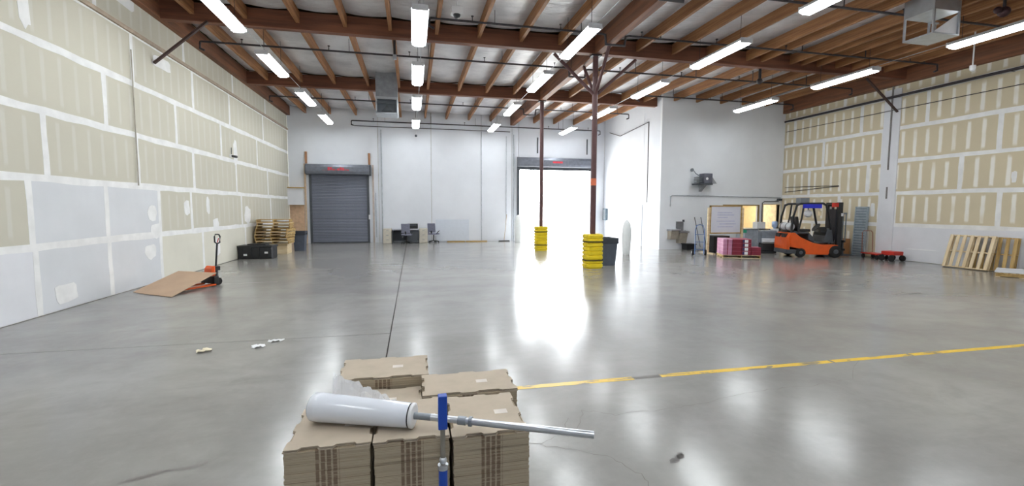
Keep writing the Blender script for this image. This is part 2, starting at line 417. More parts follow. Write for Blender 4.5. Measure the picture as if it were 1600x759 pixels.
MB().box(XD - .16, 19.16, 0, XD, 20.15, ZT).build('pilaster', BACKP, wd)
# office wall with window and doorway openings
WX0, WX1, WZ0, WZ1 = 14.55, 16.47, .98, 2.05
OX0, OX1, OZ = 16.76, 17.68, 2.1
wo = struct(MB().box(XD - .165, YO, 0, WX0, YO + .15, ZT).box(WX0, YO, WZ1, WX1, YO + .15, ZT).box(WX0, YO, 0, WX1, YO + .15, WZ0)
            .box(WX1, YO, 0, OX0, YO + .15, ZT).box(OX0, YO, OZ, OX1, YO + .15, ZT).box(OX1, YO, 0, XR + .25, YO + .15, ZT).build('wall_office', OFFP))
struct(MB().box(XL - .3, YR - .3, -.02, XR + .3, YR, ZT).build('wall_rear', BACKP))
# office behind: cream room
wof = struct(MB().box(13.2, 22.2, 0, XR, 22.3, 2.8).box(13.1, YO + .15, 0, 13.2, 22.3, 2.8).box(XR, YO + .15, 0, XR + .1, 22.3, 2.8).build('wall_office_interior', CREAM))
struct(MB().box(13.1, YO + .15, 2.8, XR + .1, 22.3, 2.9).build('ceiling_office', CREAM))
# roof
cl = struct(MB().box(XL - .3, YR - .3, ZT, XR + .3, YB + .3, ZT + .15).build('ceiling', simple('roof_deck', (120, 96, 70), 0.8)))
rf = bpy.data.objects.new('trim_2', None); COL.objects.link(rf); struct(rf)      # roof timber: girders, ridge beam, joists
MB().box(XL, YR, 6.66, XL + .17, YB, 7.12).build('ledger_beam', GLULAM_Y, rf)
MB().box(XR - .17, YR, 6.5, XR, YO, 7.12).build('ledger_beam', GLULAM_Y, rf)
GIR = [-4.7, 1.3, 7.4, 13.5, 19.6, 25.55]
me_g = MB().box(XL + .17, -.11, 6.64, XR - .17, .11, 7.10).mesh('girder', GLULAM)
me_gs = MB().box(XL + .17, -.11, 6.64, XD, .11, 7.10).mesh('girder', GLULAM)
for y in GIR:
    if y < 25: put('girder', me_gs if y > 19 else me_g, rf, (0, y, 0))
for a, b in zip(GIR, GIR[1:]):
    if b > 25: b = YB
    for p, q in ((a + .11, b - .11 if b < 25 else b),):
        MB().box(5.52, p, 6.62, 5.76, q, 7.16).build('ridge_beam', GLULAM_Y, rf)
JXS = [-5.44, -4.18, -2.93, -1.72, -.53, .72, 1.93, 3.15, 4.37, 6.9, 8.15, 9.38, 10.9, 11.52, 12.6, 13.05, 13.7, 14.5, 15.2, 15.9, 16.6]
JXS2 = JXS[:12] + [10.55, 11.75, 12.95, 14.15, 15.35, 16.55]
rnd = random.Random(3)
for gi, (a, b) in enumerate(zip(GIR, GIR[1:])):
    if b > 25: b = YB + .1
    for xj in (JXS2 if a > 13 else JXS):
        e = b - .11
        if xj > 11.3:
            if a > 19: continue
            if b > 19: e = YO
        x = xj + rnd.uniform(-.05, .05)
        hh = 6.80
        MB().box(-.045, 0, 0, .045, e - a - .11, .31).build('roof_joist', JOIST, rf, loc=(x, a + .11, hh))
def insul(L, W, seed):
    mb = MB(); nx, ny = 5, max(4, int(L / .2)); vs = []
    for j in range(ny + 1):
        for i in range(nx + 1):
            u = i / nx; sag = -.05 * math.sin(math.pi * u) - .025 * mnoise.noise((u * 1.5, j * .45, seed * 3.7)) * math.sin(math.pi * u)
            if j % 6 == 0: sag += .02
            vs.append((u * W, L * j / ny, sag))
    return mb.add(vs, [(j * (nx + 1) + i, j * (nx + 1) + i + 1, (j + 1) * (nx + 1) + i + 1, (j + 1) * (nx + 1) + i) for j in range(ny) for i in range(nx)], True)
for gi, (a, b) in enumerate(zip(GIR, GIR[1:])):
    if b > 25: b = YB + .1
    xs = sorted([XL + .17] + (JXS2 if a > 13 else JXS) + [5.64, XR - .17])
    for k, (p, q) in enumerate(zip(xs, xs[1:])):
        if p > 11.2 and a > 19: continue
        e = b - .12 if not (p > 11.2 and b > 19) else YO
        insul(e - a - .13, q - p, gi * 40 + k).build('insulation_panel', FOIL, cl, loc=(p, a + .12, 7.17))
# outdoor apron of pale concrete beyond the dock door
struct(MB().box(-20, YB + .3, -.2, 40, 70, -.02).build('ground', simple('pale_concrete_apron', (214, 210, 202), 0.9)))
struct(MB().box(DX0, YB - .02, -.2, DX1, YB + .32, -.004).build('trim_1', simple('dock_sill_steel', (120, 120, 122), 0.5)))

# ------------------------------------------------------------------ lights
HOODM = simple('white_light_housing', (214, 216, 220), 0.5)
TUBEM = emit('fluorescent_diffuser', (0.93, 0.975, 1.0), TUBE)
LL = 2.15
hood = MB().prism([(-.19, .02), (-.12, .11), (.12, .11), (.19, .02), (.175, .02), (.115, .095), (-.115, .095), (-.175, .02)], -LL / 2, LL / 2, 'y').mesh('housing', HOODM)
diff = MB().prism([(-.15, .06), (-.145, -.01), (-.10, -.05), (.10, -.05), (.145, -.01), (.15, .06)], -LL / 2 + .02, LL / 2 - .02, 'y').mesh('diffuser', TUBEM)
ends = MB().box(-.17, -.012, -.02, .17, .012, .10).mesh('end_cap', HOODM)
wires = MB().cyl((0, 0, .1), (0, 0, 1.0), .006, n=5).mesh('suspension_wire', DARKSTEEL)
ROWS = [('beside the taped wall', -4.0, [23.3, 19.2, 15.0, 11.2, 7.4, 3.4, -.6]),
        ('nearest the roll-up door middle aisle', .21, [23.6, 19.0, 15.05, 11.2, 7.3, 3.4, -.6]),
        ('beside the steel columns', 4.22, [23.7, 19.3, 15.0, 11.3, 7.4, 3.4, -.6]),
        ('toward the dock side wall', 8.3, [23.7, 19.1, 15.05, 11.3, 7.4, 3.4, -.6]),
        ('over the forklift', 13.75, [16.3, 12.4, 8.3, 4.2, .2])]
ORD = ['first', 'second', 'third', 'fourth', 'fifth', 'sixth', 'seventh']
for rn, x, ys in ROWS:
    for k, y in enumerate(ys):
        t = thing('fluorescent_fixture', f'{ORD[k]} long fluorescent fixture from the back wall, row {rn}', 'light', (x, y, 6.1), 0, 'fluorescent fixtures hung from the roof')
        put('housing', hood, t); put('diffuser', diff, t); 
        for s_ in (-1, 1): put('end_cap', ends, t, (0, s_ * LL / 2, 0)); put('suspension_wire', wires, t, (0, s_ * .85, 0))
# the cable that runs along each row
for rn, x, ys in ROWS:
    tag(MB().tube([(x + .07, ys[-1], 6.24), (x + .07, (ys[0] + ys[-1]) / 2, 6.235), (x + .07, ys[0] , 6.24)], .008, 5).build('light_conduit', GALV), f'thin conduit feeding the fluorescent row {rn}', 'conduit', 'conduits above the light rows')

# ------------------------------------------------------------------ steel columns, guards, knee braces
def column(y, x, label, braces, band):
    t = thing('steel_column', label, 'column', (x, y, 0))
    MB().cyl((0, 0, .015), (0, 0, 6.6), .085, n=20).build('shaft', MAROON, t)
    MB().box(-.17, -.17, 0, .17, .17, .018).build('base_plate', MAROON, t, .003)
    MB().box(-.16, -.13, 6.58, .16, .13, 6.62).build('cap_plate', DARKSTEEL, t)
    if band: MB().cyl((0, 0, 2.62), (0, 0, 2.84), .089, n=20).build('orange_band', simple('orange_tape', (222, 120, 84), 0.6), t)
    if braces:
        for dx, dy in ((-1.35, 0), (1.35, 0), (0, -1.0), (0, 1.0)):
            d = Vector((dx, dy, 0)).normalized()
            MB().cyl(d * .06 + Vector((0, 0, 5.45)), Vector((dx, dy, 6.58)), .05, n=10).build('knee_brace', MAROON, t)
    return t
column(13.5, 5.6, 'maroon steel column with orange band and knee braces', True, True)
column(19.6, 5.64, 'slim maroon steel column standing before the open dock door', False, False)
def guard(x, y, label):
    t = thing('column_guard', label, 'column guard', (x, y, 0), 0, 'yellow column guards')
    for sgn in (1, -1):
        mb = MB(); prof = []; zs = [0, .02]; n = 14
        for k in range(8):
            z = .03 + k * .132
            zs += [z, z + .02, z + .10, z + .118]
        zs += [1.085, 1.09]
        rows = []
        for z in zs:
            inrib = any(abs(z - (.03 + k * .132 + .02)) < .001 or abs(z - (.03 + k * .132 + .10)) < .001 for k in range(8))
            r = .30 if inrib else .275
            rows.append((r, z))
        vs = []
        for r, z in rows:
            for i in range(n + 1):
                a = math.pi * i / n * sgn + (0.02 if sgn > 0 else -0.02) * (1 - 2 * i / n)
                c, s_ = math.cos(a), math.sin(a); q = (abs(c) ** 4 + abs(s_) ** 4) ** .25
                vs.append((r * c / q * .97, r * s_ / q * .97, z))
        for r, z in reversed(rows):
            for i in range(n + 1):
                a = math.pi * i / n * sgn
                vs.append((.105 * math.cos(a), .105 * math.sin(a), z))
        m = n + 1; K = 2 * len(rows)
        fs = [(j * m + i, j * m + i + 1, ((j + 1) % K) * m + i + 1, ((j + 1) % K) * m + i) for j in range(K) for i in range(n)]
        mb.add(vs, fs).build('guard_half', YELLOW, t)
    for z in (.26, .85):
        pts = []
        for i in range(25):
            a = 2 * math.pi * i / 24; c, s_ = math.cos(a), math.sin(a); q = (abs(c) ** 4 + abs(s_) ** 4) ** .25
            pts.append((.300 * c / q, .300 * s_ / q))
        mb = MB(); vs = []
        for u, v in pts[:-1]:
            for zz, k in ((z - .018, 1), (z + .018, 1), (z + .018, .96), (z - .018, .96)): vs.append((u * k, v * k, zz))
        mb.add(vs, [(4 * i + k, 4 * i + (k + 1) % 4, 4 * ((i + 1) % 24) + (k + 1) % 4, 4 * ((i + 1) % 24) + k) for i in range(24) for k in range(4)]).build('strap', RUBBER, t)
guard(5.6, 13.5, 'yellow ribbed plastic guard around the column with orange band')
guard(5.64, 19.6, 'yellow ribbed plastic guard around the slim column at dock door')
# wall braces from girders
for x0, x1, y, lab in ((XL + .02, -5.05, 13.3, 'dark diagonal brace from roof girder to taped drywall wall with pallet jack'), (17.6, 16.1, 13.6, 'dark diagonal brace from roof girder to striped drywall wall above pallets')):
    z0 = 5.5
    t = tag(MB().bar((x0, y, z0), (x1, y, 6.62), .07, .05).build('diagonal_brace', simple('brace_brown', (64, 44, 40), 0.6)), lab, 'brace')

# ------------------------------------------------------------------ sprinkler pipes
SPH = MB().cyl((0, 0, .02), (0, 0, .14), .012, n=6).cyl((0, 0, .13), (0, 0, .15), .035, n=8).mesh('sprinkler_head', PIPE)
SPG = MB().bar((0, 0, 0), (0, 0, .40), .012, .03).mesh('hanger', PIPE)
def sprinkler(y, x0, x1, z, lab, dip):
    t = thing('sprinkler_pipe', lab, 'pipe', ((x0 + x1) / 2, y, z), 0, 'sprinkler pipes under the roof joists')
    cx = (x0 + x1) / 2
    if dip:
        pts = [(x0, z), (5.25, z), (5.36, z - .02), (5.38, z - .28), (5.95, z - .28), (5.98, z - .02), (6.1, z), (x1, z)]
    else: pts = [(x0, z), (x1, z)]
    MB().tube([(a - cx, 0, b - z) for a, b in pts], .03, 8).build('pipe', PIPE, t)
    k = x0 + 1.1
    while k < x1 - .6:
        if not 5.1 < k < 6.2:
            put('sprinkler_head', SPH, t, (k - cx, 0, 0)); put('hanger', SPG, t, (k + .6 - cx, 0, 0))
        k += 2.44
    if y > 25:
        for bx in (-6, -3, 0, 3, 6): MB().box(bx - .015, 0, -.015, bx + .015, YB - y + .005, .015).build('wall_bracket', PIPE, t)
    for s_, xe in ((-1, x0), (1, x1)):
        MB().tube([(xe - cx, 0, 0), (xe - cx + s_ * .02, 0, -.06), (xe - cx + s_ * .02, 0, -.2), (xe - cx - s_ * .1, 0, -.25)], .03, 8).build('end_elbow', PIPE, t)
sprinkler(9.4, XL + .3, XR - .4, 6.78, 'sprinkler branch pipe nearest the cardboard stacks, before the first girder', True)
sprinkler(12.25, .5, XR - .4, 6.79, 'sprinkler branch pipe close in front of the girder over the banded column', True)
sprinkler(15.3, XL + .3, XR - .4, 6.75, 'sprinkler branch pipe just behind the girder over the banded column', True)
sprinkler(18.2, 9.5, XR - .4, 6.75, 'short sprinkler branch pipe just in front of the pale office wall', False)
sprinkler(21.9, XL + .3, XD - .4, 6.75, 'sprinkler branch pipe behind the girder over the slim column', True)
sprinkler(25.55, -3.1, XD - .4, 6.5, 'sprinkler branch pipe along the top of the white back wall', False)
t = thing('sprinkler_main', 'long horizontal sprinkler main along the striped drywall wall', 'pipe', (XR - .12, 7.0, 6.1))
MB().cyl((0, -11, 0), (0, 11.9, 0), .045, n=10).build('pipe', PIPE, t)
for y in (-8, -4, 0, 3.4, 7, 11): MB().box(-.02, y - .02, -.05, .115, y + .02, -.045).build('bracket', PIPE, t)
tag(MB().tube([(XR - .04, 19 - .1, 5.62), (XR - .04, 6, 5.62), (XR - .04, -3, 5.62)], .012, 6).build('thin_conduit', PIPE), 'thin wire conduit below the sprinkler main on striped drywall', 'conduit')
tag(MB().tube([(XR - .04, 13.93, 6.5), (XR - .04, 13.93, 3.4)], .03, 8).build('downpipe', simple('grey_conduit', (126, 122, 120), 0.5)), 'grey vertical pipe running down the white column cover on striped drywall', 'pipe')
tag(MB().tube([(XR - .03, 13.93, 2.75), (XR - .03, 13.93, 2.3)], .03, 8).build('pipe_stub', simple('grey_conduit', (126, 122, 120), 0.5)), 'short dark pipe stub low on the white column cover', 'pipe')
tag(MB().tube([(XR - .03, 18.8, 2.72), (XR - .03, 16.2, 2.87), (XR - .03, 15.95, 2.87)], .014, 6).tube([(XR - .03, 18.8, 2.95), (XR - .03, 15.95, 2.9)], .012, 6).build('airline', PIPE), 'thin air line running along drywall above the forklift', 'pipe')
tag(MB().tube([(XL + .045, 12.3, 5.5), (XL + .04, 12.3, 2.4)], .014, 6).build('wall_tube', simple('dusty_streak', (172, 166, 152), 0.7)), 'dusty vertical streak drawn as a thin tube on taped drywall below the diagonal brace', 'conduit')  # dusty streak on the drywall, represented by a thin tube
tag(MB().tube([(-3.0, YB - .05, 6.25), (5.5, YB - .05, 6.25)], .02, 6).build('back_conduit', PIPE), 'dark conduit along the top of the white back wall', 'conduit')

# ------------------------------------------------------------------ ducts and ceiling fittings
t = thing('air_duct', 'square sheet metal duct dropping beside the middle light row', 'duct', (-.94, 19.0, 5.56))
MB().box(-.41, -.38, .62, .41, .38, 1.6).build('duct_trunk', simple('dull_galvanised', (150, 154, 160), .45, .6), t)
MB().box(-.42, -.39, 0, .42, .39, .06).box(-.42, -.39, .56, .42, .39, .66).box(-.42, -.39, .06, -.37, .39, .56).box(.37, -.39, .06, .42, .39, .56).build('outlet_box', GALV, t)
MB().box(-.37, .28, .06, .37, .30, .56).build('back_plate', GREYMET, t)
MB().add([(-.2, -.3, .12), (.2, -.3, .12), (0, -.3, .36), (0, .2, .2)], [(0, 1, 2), (0, 2, 3), (1, 3, 2), (0, 3, 1)]).build('deflector', CHAR, t)
for z in (.42, .48): MB().box(-.37, -.36, z, .37, -.2, z + .012).build('louvre', GALV, t)
t = thing('air_duct', 'open-sided white sheet metal duct under the joists over the striped wall side', 'duct', (12.3, 8.85, 6.0))
MB().box(-.40, -.34, 0, .40, .34, .03).box(-.40, -.34, .55, .40, .34, 1.15).box(-.40, .30, .03, -.36, .34, .55).box(-.40, -.34, .03, -.36, -.30, .55).box(.36, .30, .03, .40, .34, .55).box(.36, -.34, .03, .40, -.30, .55).build('outlet_box', GALV, t)
MB().add([(-.36, -.3, .03), (.36, -.3, .03), (.36, -.3, .5)], [(0, 1, 2)]).add([(-.36, -.29, .03), (.36, -.29, .03), (.36, -.29, .5)], [(0, 1, 2)]).build('scoop', WHITEMET, t)
MB().cyl((.5, .25, .1), (.5, .25, .5), .01, n=6).box(.3, .22, .5, .56, .28, .53).build('hanger', GALV, t)
t = thing('pendant_sensor', 'white pendant sensor on a rod near the striped drywall wall', 'sensor', (15.5, 10.0, 5.85))
MB().cyl((0, 0, .1), (0, 0, 1.32), .018, n=8).build('rod', WHITEMET, t)
MB().cyl((0, 0, 0), (0, 0, .1), .07, n=12).sphere((0, 0, 0), .065, 12).build('head', WHITEMET, t)
t = thing('camera_dome', 'small white camera dome under the joists in front of the first girder', 'camera', (1.08, 11.1, 6.42))
MB().box(-.13, -.11, .04, .13, .11, .20).build('housing', WHITEMET, t); MB().sphere((0, 0, .04), .09, 12).build('dome', BLACK, t); MB().cyl((0, 0, .14), (0, 0, .75), .012, n=6).build('stem', WHITEMET, t)
t = thing('hook_hanger', 'dark steel hanger dropping from the girder near the middle light row', 'hanger', (-.45, 13.75, 6.15))
MB().box(-.035, -.03, .1, .035, .03, .75).build('strap', DARKSTEEL, t); MB().box(-.05, -.05, 0, .05, .05, .12).build('clamp', GALV, t)
t = thing('drop_camera', 'small dark camera on a thin drop rod before the back wall', 'camera', (.22, 25.2, 5.75))
MB().cyl((0, 0, .08), (0, 0, 1.4), .012, n=6).build('rod', WHITEMET, t); MB().sphere((0, 0, .02), .07, 10).build('dome', CHAR, t)
t = thing('wall_camera', 'small dark camera on the taped drywall wall', 'camera', (XL, 18.0, 3.72))
MB().box(0, -.06, -.05, .06, .06, .05).build('mount', WHITEMET, t); MB().cyl((.06, 0, 0), (.24, -.08, -.04), .045, n=10).build('barrel', BLACK, t); MB().cyl((.03, .05, .04), (.03, .05, .3), .012, n=6).build('antenna', BLACK, t)
t = thing('speaker_fitting', 'dark round fitting hanging at the girder over the forklift', 'fitting', (11.6, 13.58, 6.15))
MB().cyl((0, 0, .15), (0, 0, .6), .045, n=10).build('stem', DARKSTEEL, t); MB().sphere((0, 0, .08), .1, 12).build('head', DARKSTEEL, t)
t = thing('pipe_valve', 'dark red valve on the pipework beside the open-sided duct', 'valve', (13.7, 8.3, 6.55))
MB().sphere((0, 0, 0), .12, 12).sphere((-.2, .0, .02), .08, 10).build('body', simple('valve_maroon', (60, 30, 34), .5), t); MB().cyl((0, 0, .1), (0, 0, .5), .03, n=8).build('stem', PIPE, t)

# ------------------------------------------------------------------ dock doors on the back wall
t = thing('rollup_door', 'closed grey steel roll-up door with red lettering on its hood', 'door', (-3.8, YB, 0))
n = 44
for k in range(n):
    z0 = .06 + k * 3.62 / n; z1 = z0 + 3.62 / n - .004
    if k == 0: ME_SLAT = MB().prism([(-.05, 0), (-.062, .02), (-.062, .06), (-.05, .078), (-.03, .078), (-.03, 0)], -1.45, 1.45, 'x').mesh('slat', DOORG)
    put('slat', ME_SLAT, t, (0, 0, z0))
MB().box(-1.45, -.075, .0, 1.45, -.02, .06).build('bottom_bar', CHAR, t)
for s_ in (-1, 1): MB().box(s_ * 1.45 - .06, -.10, 0, s_ * 1.45 + .06, -.005, 3.66).build('guide_rail', CHAR, t)
hoodp = [(-.02, 3.62), (-.46, 3.66), (-.50, 3.8), (-.50, 4.02), (-.44, 4.14), (-.02, 4.2)]
MB().prism(hoodp, -1.57, 1.57, 'x').build('hood', simple('door_hood_grey', (112, 116, 126), .4, .4), t)
for s_ in (-1, 1): MB().prism(hoodp, s_ * 1.57, s_ * 1.62, 'x').build('hood_end', CHAR, t)
for i in range(9):
    MB().box(-.5 + i * .12, -.508, 3.84 + (.03 if i % 2 else 0), -.41 + i * .12, -.5, 3.95 + .06 * math.sin(i * 1.3 + 1)).build('red_lettering', simple('red_print', (206, 60, 74), .5), t)
MB().box(-.95, -.5, 3.84, .55, -.495, 3.86).build('red_lettering', simple('red_print', (206, 60, 74), .5), t).scale = (.8, 1, 1)
MB().box(1.47, -.18, 1.28, 1.56, -.1, 1.52).build('lock_box', WHITEMET, t)
for x in (-5.43, -2.26):
    tag(MB().box(x - .05, YB - .1, 3.6 if False else 4.21, x + .05, YB, 4.82).build('timber_post', simple('raw_timber', (160, 116, 84), .7)), f"short raw timber post above {'the drywall-side' if x < -4 else 'the pipe-side'} end of the roll-up door hood", 'post')
MB_ = MB().box(-2.13, YB - .03, 0, -2.04, YB, 4.2)
tag(MB_.build('door_jamb_board', simple('pinkish_board', (190, 176, 168), .7)), 'pale timber strip beside the closed roll-up door', 'board')
tag(MB().box(-5.56, YB - .04, 0, -5.46, YB - .002, 4.2).build('door_jamb_board', simple('tan_board', (196, 172, 146), .7)), 'tan timber strip on the drywall side of the closed roll-up door', 'board')
# soffit box and tan recess in the corner
t = thing('wall_cabinet', 'white boxed-in soffit with wooden top in the back corner', 'cabinet', (-5.92, YB - .02, 2.04))
MB().box(-.40, -.28, 0, .34, 0, .86).build('body', WHITE_BOARD, t); MB().box(-.40, -.34, .86, .38, 0, .92).build('wooden_top', PINE_OLD, t)
tag(MB().box(-6.3, YB - .03, 0, -5.58, YB - .002, 2.04).build('plywood_panel', simple('tan_plywood', (200, 168, 138), .7)), 'tan plywood panel below the white soffit in the corner', 'panel')
# conduits on the back wall
for x, z0, z1, r, lab in ((-1.95, .3, 2.7, .025, 'dark pipe standing beside the pale timber strip at roll-up door'), (-1.62, 0, 6.1, .03, 'full-height pale conduit at the first seam of the back wall'), (3.84, 0, 6.2, .025, 'full-height grey conduit at the third seam of the back wall'),
                          (5.28, 1.2, 6.0, .02, 'slim conduit near the dock door end of the back wall'), (5.72, 0, 6.1, .035, 'dark corner pipe beside the open dock door track')):
    tag(MB().cyl((x, YB - .05, z0), (x, YB - .05, z1), r, n=8).build('wall_pipe', simple('wall_pipe_grey', (182, 187, 193), .5)), lab, 'pipe')
# open dock door
t = thing('rollup_door', 'open dock door rolled up into its grey hood', 'door', ((DX0 + DX1) / 2, YB, 0))
hw = (DX1 - DX0) / 2
hoodq = [(-.01, 4.28), (-.42, 4.3), (-.48, 4.42), (-.48, 4.66), (-.42, 4.8), (-.01, 4.86)]
MB().prism(hoodq, -hw - .1, hw + .1, 'x').build('hood', simple('door_hood_grey', (112, 116, 126), .4, .4), t)
MB().box(-hw, -.1, 4.12, hw, -.05, 4.28).build('bottom_bar', CHAR, t)
for s_ in (-1, 1): MB().box(s_ * (hw + .03) - .07, -.14, 0, s_ * (hw + .03) + .07, -.003, 4.28).build('guide_rail', CHAR, t)
MB().box(-.3, -.488, 4.5, .3, -.48, 4.6).build('red_lettering', simple('red_print', (206, 60, 74), .5), t)
for x, lab in ((7.15, 'dark bracket rod above the dock door hood, column side'), (10.2, 'dark bracket rod above the dock door hood, side wall end')):
    tag(MB().box(x - .03, YB - .05, 5.1, x + .03, YB, 6.0).build('bracket_rod', CHAR), lab, 'bracket')
t = thing('electrical_box', 'grey electrical box on the side wall beyond the banded column', 'box', (XD, 25.3, 1.2))
MB().box(-.14, -.22, 0, -.005, .22, .7).build('enclosure', simple('electrical_grey', (92, 108, 118), .5), t, .006); MB().box(-.15, -.16, .06, -.14, .16, .64).build('cover', GREYMET, t)
tag(MB().cyl((XD - .06, 20.4, 2.2), (XD - .06, 20.4, 6.1), .025, n=8).tube([(XD - .06, 20.4, 6.1), (XD - .06, 23.5, 5.9), (XD - .06, 24.9, 6.3)], .02, 6).build('side_conduit', PIPE), 'dark conduit bending across the top of the dock side wall', 'conduit')
struct(MB().box(XD - .035, 20.95, 0, XD - .001, 21.9, 2.1).build('door_1', BACKP))
tag(MB().cyl((XD - .2, 20.0, 0), (XD - .2, 20.0, 0), .01, n=4).build('tmp', BACKP), 'x', 'x') if False else None
# pale glare-blown blobs near the dock, given the shape of upright rolls
def roll(x, y, h, r, label):
    t = thing('glare_blob', label, 'roll', (x, y, 0), 0, 'glare-blown pale blobs at the dock')
    MB().lathe([(r * .72, 0), (r * .8, .1), (r * .95, h * .35), (r, h * .6), (r * .93, h * .8), (r * .7, h * .93), (r * .3, h)], (0, 0, 0), 18).build('wrap', simple('glare_blob_white', (240, 244, 244), .3, 0, .02), t)
    MB().cyl((0, 0, h * .985), (0, 0, h + .03), r * .2, n=10).build('core', PAPER, t)
roll(8.62, 17.2, 1.4, .2, 'tall pale glare-blown blob shaped as a roll, alone on the floor by the side wall')
roll(5.75, 24.6, 1.5, .24, 'white glare-blown blob shaped as a roll at the dock door edge')

# ------------------------------------------------------------------ bins
def bin_(x, y, h, w, label, mat, cat='trash can'):
    t = thing('trash_can', label, cat, (x, y, 0))
    a, b = w * .40, w * .5
    mb = MB()
    for z0, z1, r0, r1 in ((0, h * .82, a, b * .97),):
        mb.add([(-r0, -r0, z0), (r0, -r0, z0), (r0, r0, z0), (-r0, r0, z0), (-r1, -r1, z1), (r1, -r1, z1), (r1, r1, z1), (-r1, r1, z1)],
               [(3, 2, 1, 0), (0, 1, 5, 4), (1, 2, 6, 5), (2, 3, 7, 6), (3, 0, 4, 7)])
    i0, i1 = b * .9, a * .9
    mb.add([(-i1, -i1, .02), (i1, -i1, .02), (i1, i1, .02), (-i1, i1, .02), (-i0, -i0, h * .83), (i0, -i0, h * .83), (i0, i0, h * .83), (-i0, i0, h * .83)],
           [(0, 1, 2, 3), (4, 5, 1, 0), (5, 6, 2, 1), (6, 7, 3, 2), (7, 4, 0, 3)])
    mb.build('bin_body', mat, t)
    mb = MB(); o = b * 1.06
    mb.box(-o, -o, h * .8, o, -i0, h).box(-o, i0, h * .8, o, o, h).box(-o, -i0, h * .8, -i0, i0, h).box(i0, -i0, h * .8, o, i0, h)
    mb.build('rim', simple('bin_rim', (56, 62, 72), .5), t)
    for s_ in (-1, 1): MB().box(s_ * o - .02, -.08, h * .84, s_ * o + .02, .08, h * .9).build('handle', BLACK, t)
bin_(6.33, 14.15, .92, .62, 'dark grey square trash can behind the yellow column guard', BINGREY)
bin_(-4.92, 21.6, .86, .5, 'blue-grey trash can between the pallet pile and roll-up door', BINGREY)

# ------------------------------------------------------------------ pallets
def pallet(label, loc, rot, mats=(PINE, PINE), w=1.22, d=1.02, nb=7, group=None, jit=.006, seed=0):
    t = thing('wooden_pallet', label, 'pallet', loc, 0, group, rot=rot); r = random.Random(seed)
    bw = .09
    ms = MB().box(-.02, -d / 2, .016, .02, d / 2, .105)
    for x in (-w / 2 + .02, 0, w / 2 - .02):
        ms_ = MB().box(x - .019, -d / 2, .016, x + .019, d / 2, .105); ms_.build('stringer', mats[1], t)
    for k in range(nb):
        y = -d / 2 + bw / 2 + (d - bw) * k / (nb - 1)
        MB().box(-w / 2, y - bw / 2, .105, w / 2, y + bw / 2, .122).build('deck_board', mats[0], t, rot=(0, 0, r.uniform(-jit, jit)))
    for k in range(3):
        y = -d / 2 + bw / 2 + (d - bw) * k / 2
        MB().box(-w / 2, y - bw / 2, 0, w / 2, y + bw / 2, .016).build('bottom_board', mats[0], t)
    return t
# ---------------- leaning pallets by striped wall
def lean(x, y, lab, mats, tilt=78, seed=1, w=1.0, d=1.2):
    # boards run up the wall: local x up the slope after rotation
    t = pallet(lab, (x, y, 0.0), (0, 0, 0), mats, w, d, 7, 'pallets leaning on the white lower wall', seed=seed)
    a = math.radians(tilt)
    # local x -> (cos a, 0, sin a) leaning towards +x wall; local z -> facing room (-x)
    m = Matrix(((math.cos(a), 0, -math.sin(a)), (0, 1, 0), (math.sin(a), 0, math.cos(a))))
    off = m @ Vector((-w / 2, 0, 0))
    t.matrix_world = Matrix.Translation(Vector((x, y, .004)) - off) @ m.to_4x4()
    return t
lean(17.27, 10.9, 'clean pale pallet leaning upright against the white lower wall', (PINE, PINE), 74, 2, 1.08, 1.2)
lean(17.58, 10.45, 'brown weathered pallet leaning behind the clean pale pallet', (PINE_OLD, PINE_OLD), 83, 3, 1.04, 1.2)
pallet('flat pallet on the floor at the striped wall, under a white board', (16.95, 9.35, 0), (0, 0, .5), (PINE, PINE_OLD), 1.2, 1.0, 7, None, seed=4)
tag(MB().box(-.62, -.52, 0, .62, .52, .03).build('white_board', WHITE_BOARD, None, .004, (16.95, 9.35, .1225), (0, 0, .5)), 'white board lying flat on the floor pallet', 'board')
tag(MB().prism([(12.05, .45), (12.3, .435), (12.6, .43), (12.9, .435), (13.13, .445), (12.9, .465), (12.6, .475), (12.3, .47)], XR - .012, XR - .002, 'x').build('glare_streak', PAPER), 'thin pale strip standing for a glare streak low on the white lower wall', 'strip')  # tapered glare streak, laid on the wall as a pale sliver

# ---------------- pallet pile in the back corner
tag(MB().box(-.3, -.35, 0, .3, .35, .42).build('plain_crate', PINE, None, .01, (-5.33, 20.25, 0)), 'pale wooden crate under the pallet pile beside trash can', 'crate')
tag(MB().box(-.3, -.35, 0, .3, .35, .42).build('plain_crate', PINE_OLD, None, .01, (-5.97, 20.3, 0)), 'brown wooden crate under the pallet pile against drywall', 'crate')
lab = ['lowest pallet of the corner pile', 'second pallet up in the corner pile', 'third pallet up in the corner pile', 'fourth pallet up in the corner pile', 'fifth pallet up in the corner pile', 'sixth pallet up in the corner pile', 'seventh pallet up in the corner pile', 'topmost pallet of the corner pile, set askew']
for k in range(8):
    pallet('weathered ' + lab[k], (-5.55 + random.uniform(-.03, .05), 20.3 + random.uniform(-.05, .05), .422 + k * .1245), (0, 0, random.uniform(-.11, .11) + (.2 if k == 7 else 0)), (PINE_OLD, PINE_OLD) if k % 3 else (PINE, PINE_OLD), 1.22, 1.0, 6, 'pallets piled in the corner', jit=.02, seed=20 + k)
t = thing('black_tote', 'low black plastic bulk container with two white stickers by drywall', 'container', (-5.69, 18.5, 0), -.06)
MB().box(-.58, -.3, 0, .58, .3, .44).build('container_body', BLACK, t, .03)
MB().box(-.60, -.32, .42, .60, .32, .50).box(-.30, -.2, .50, .34, .2, .55).build('lid', BLACK, t, .02)
for x in (-.42, -.14, .14, .42): MB().box(x - .02, -.325, .03, x + .02, -.3, .42).build('rib', BLACK, t)
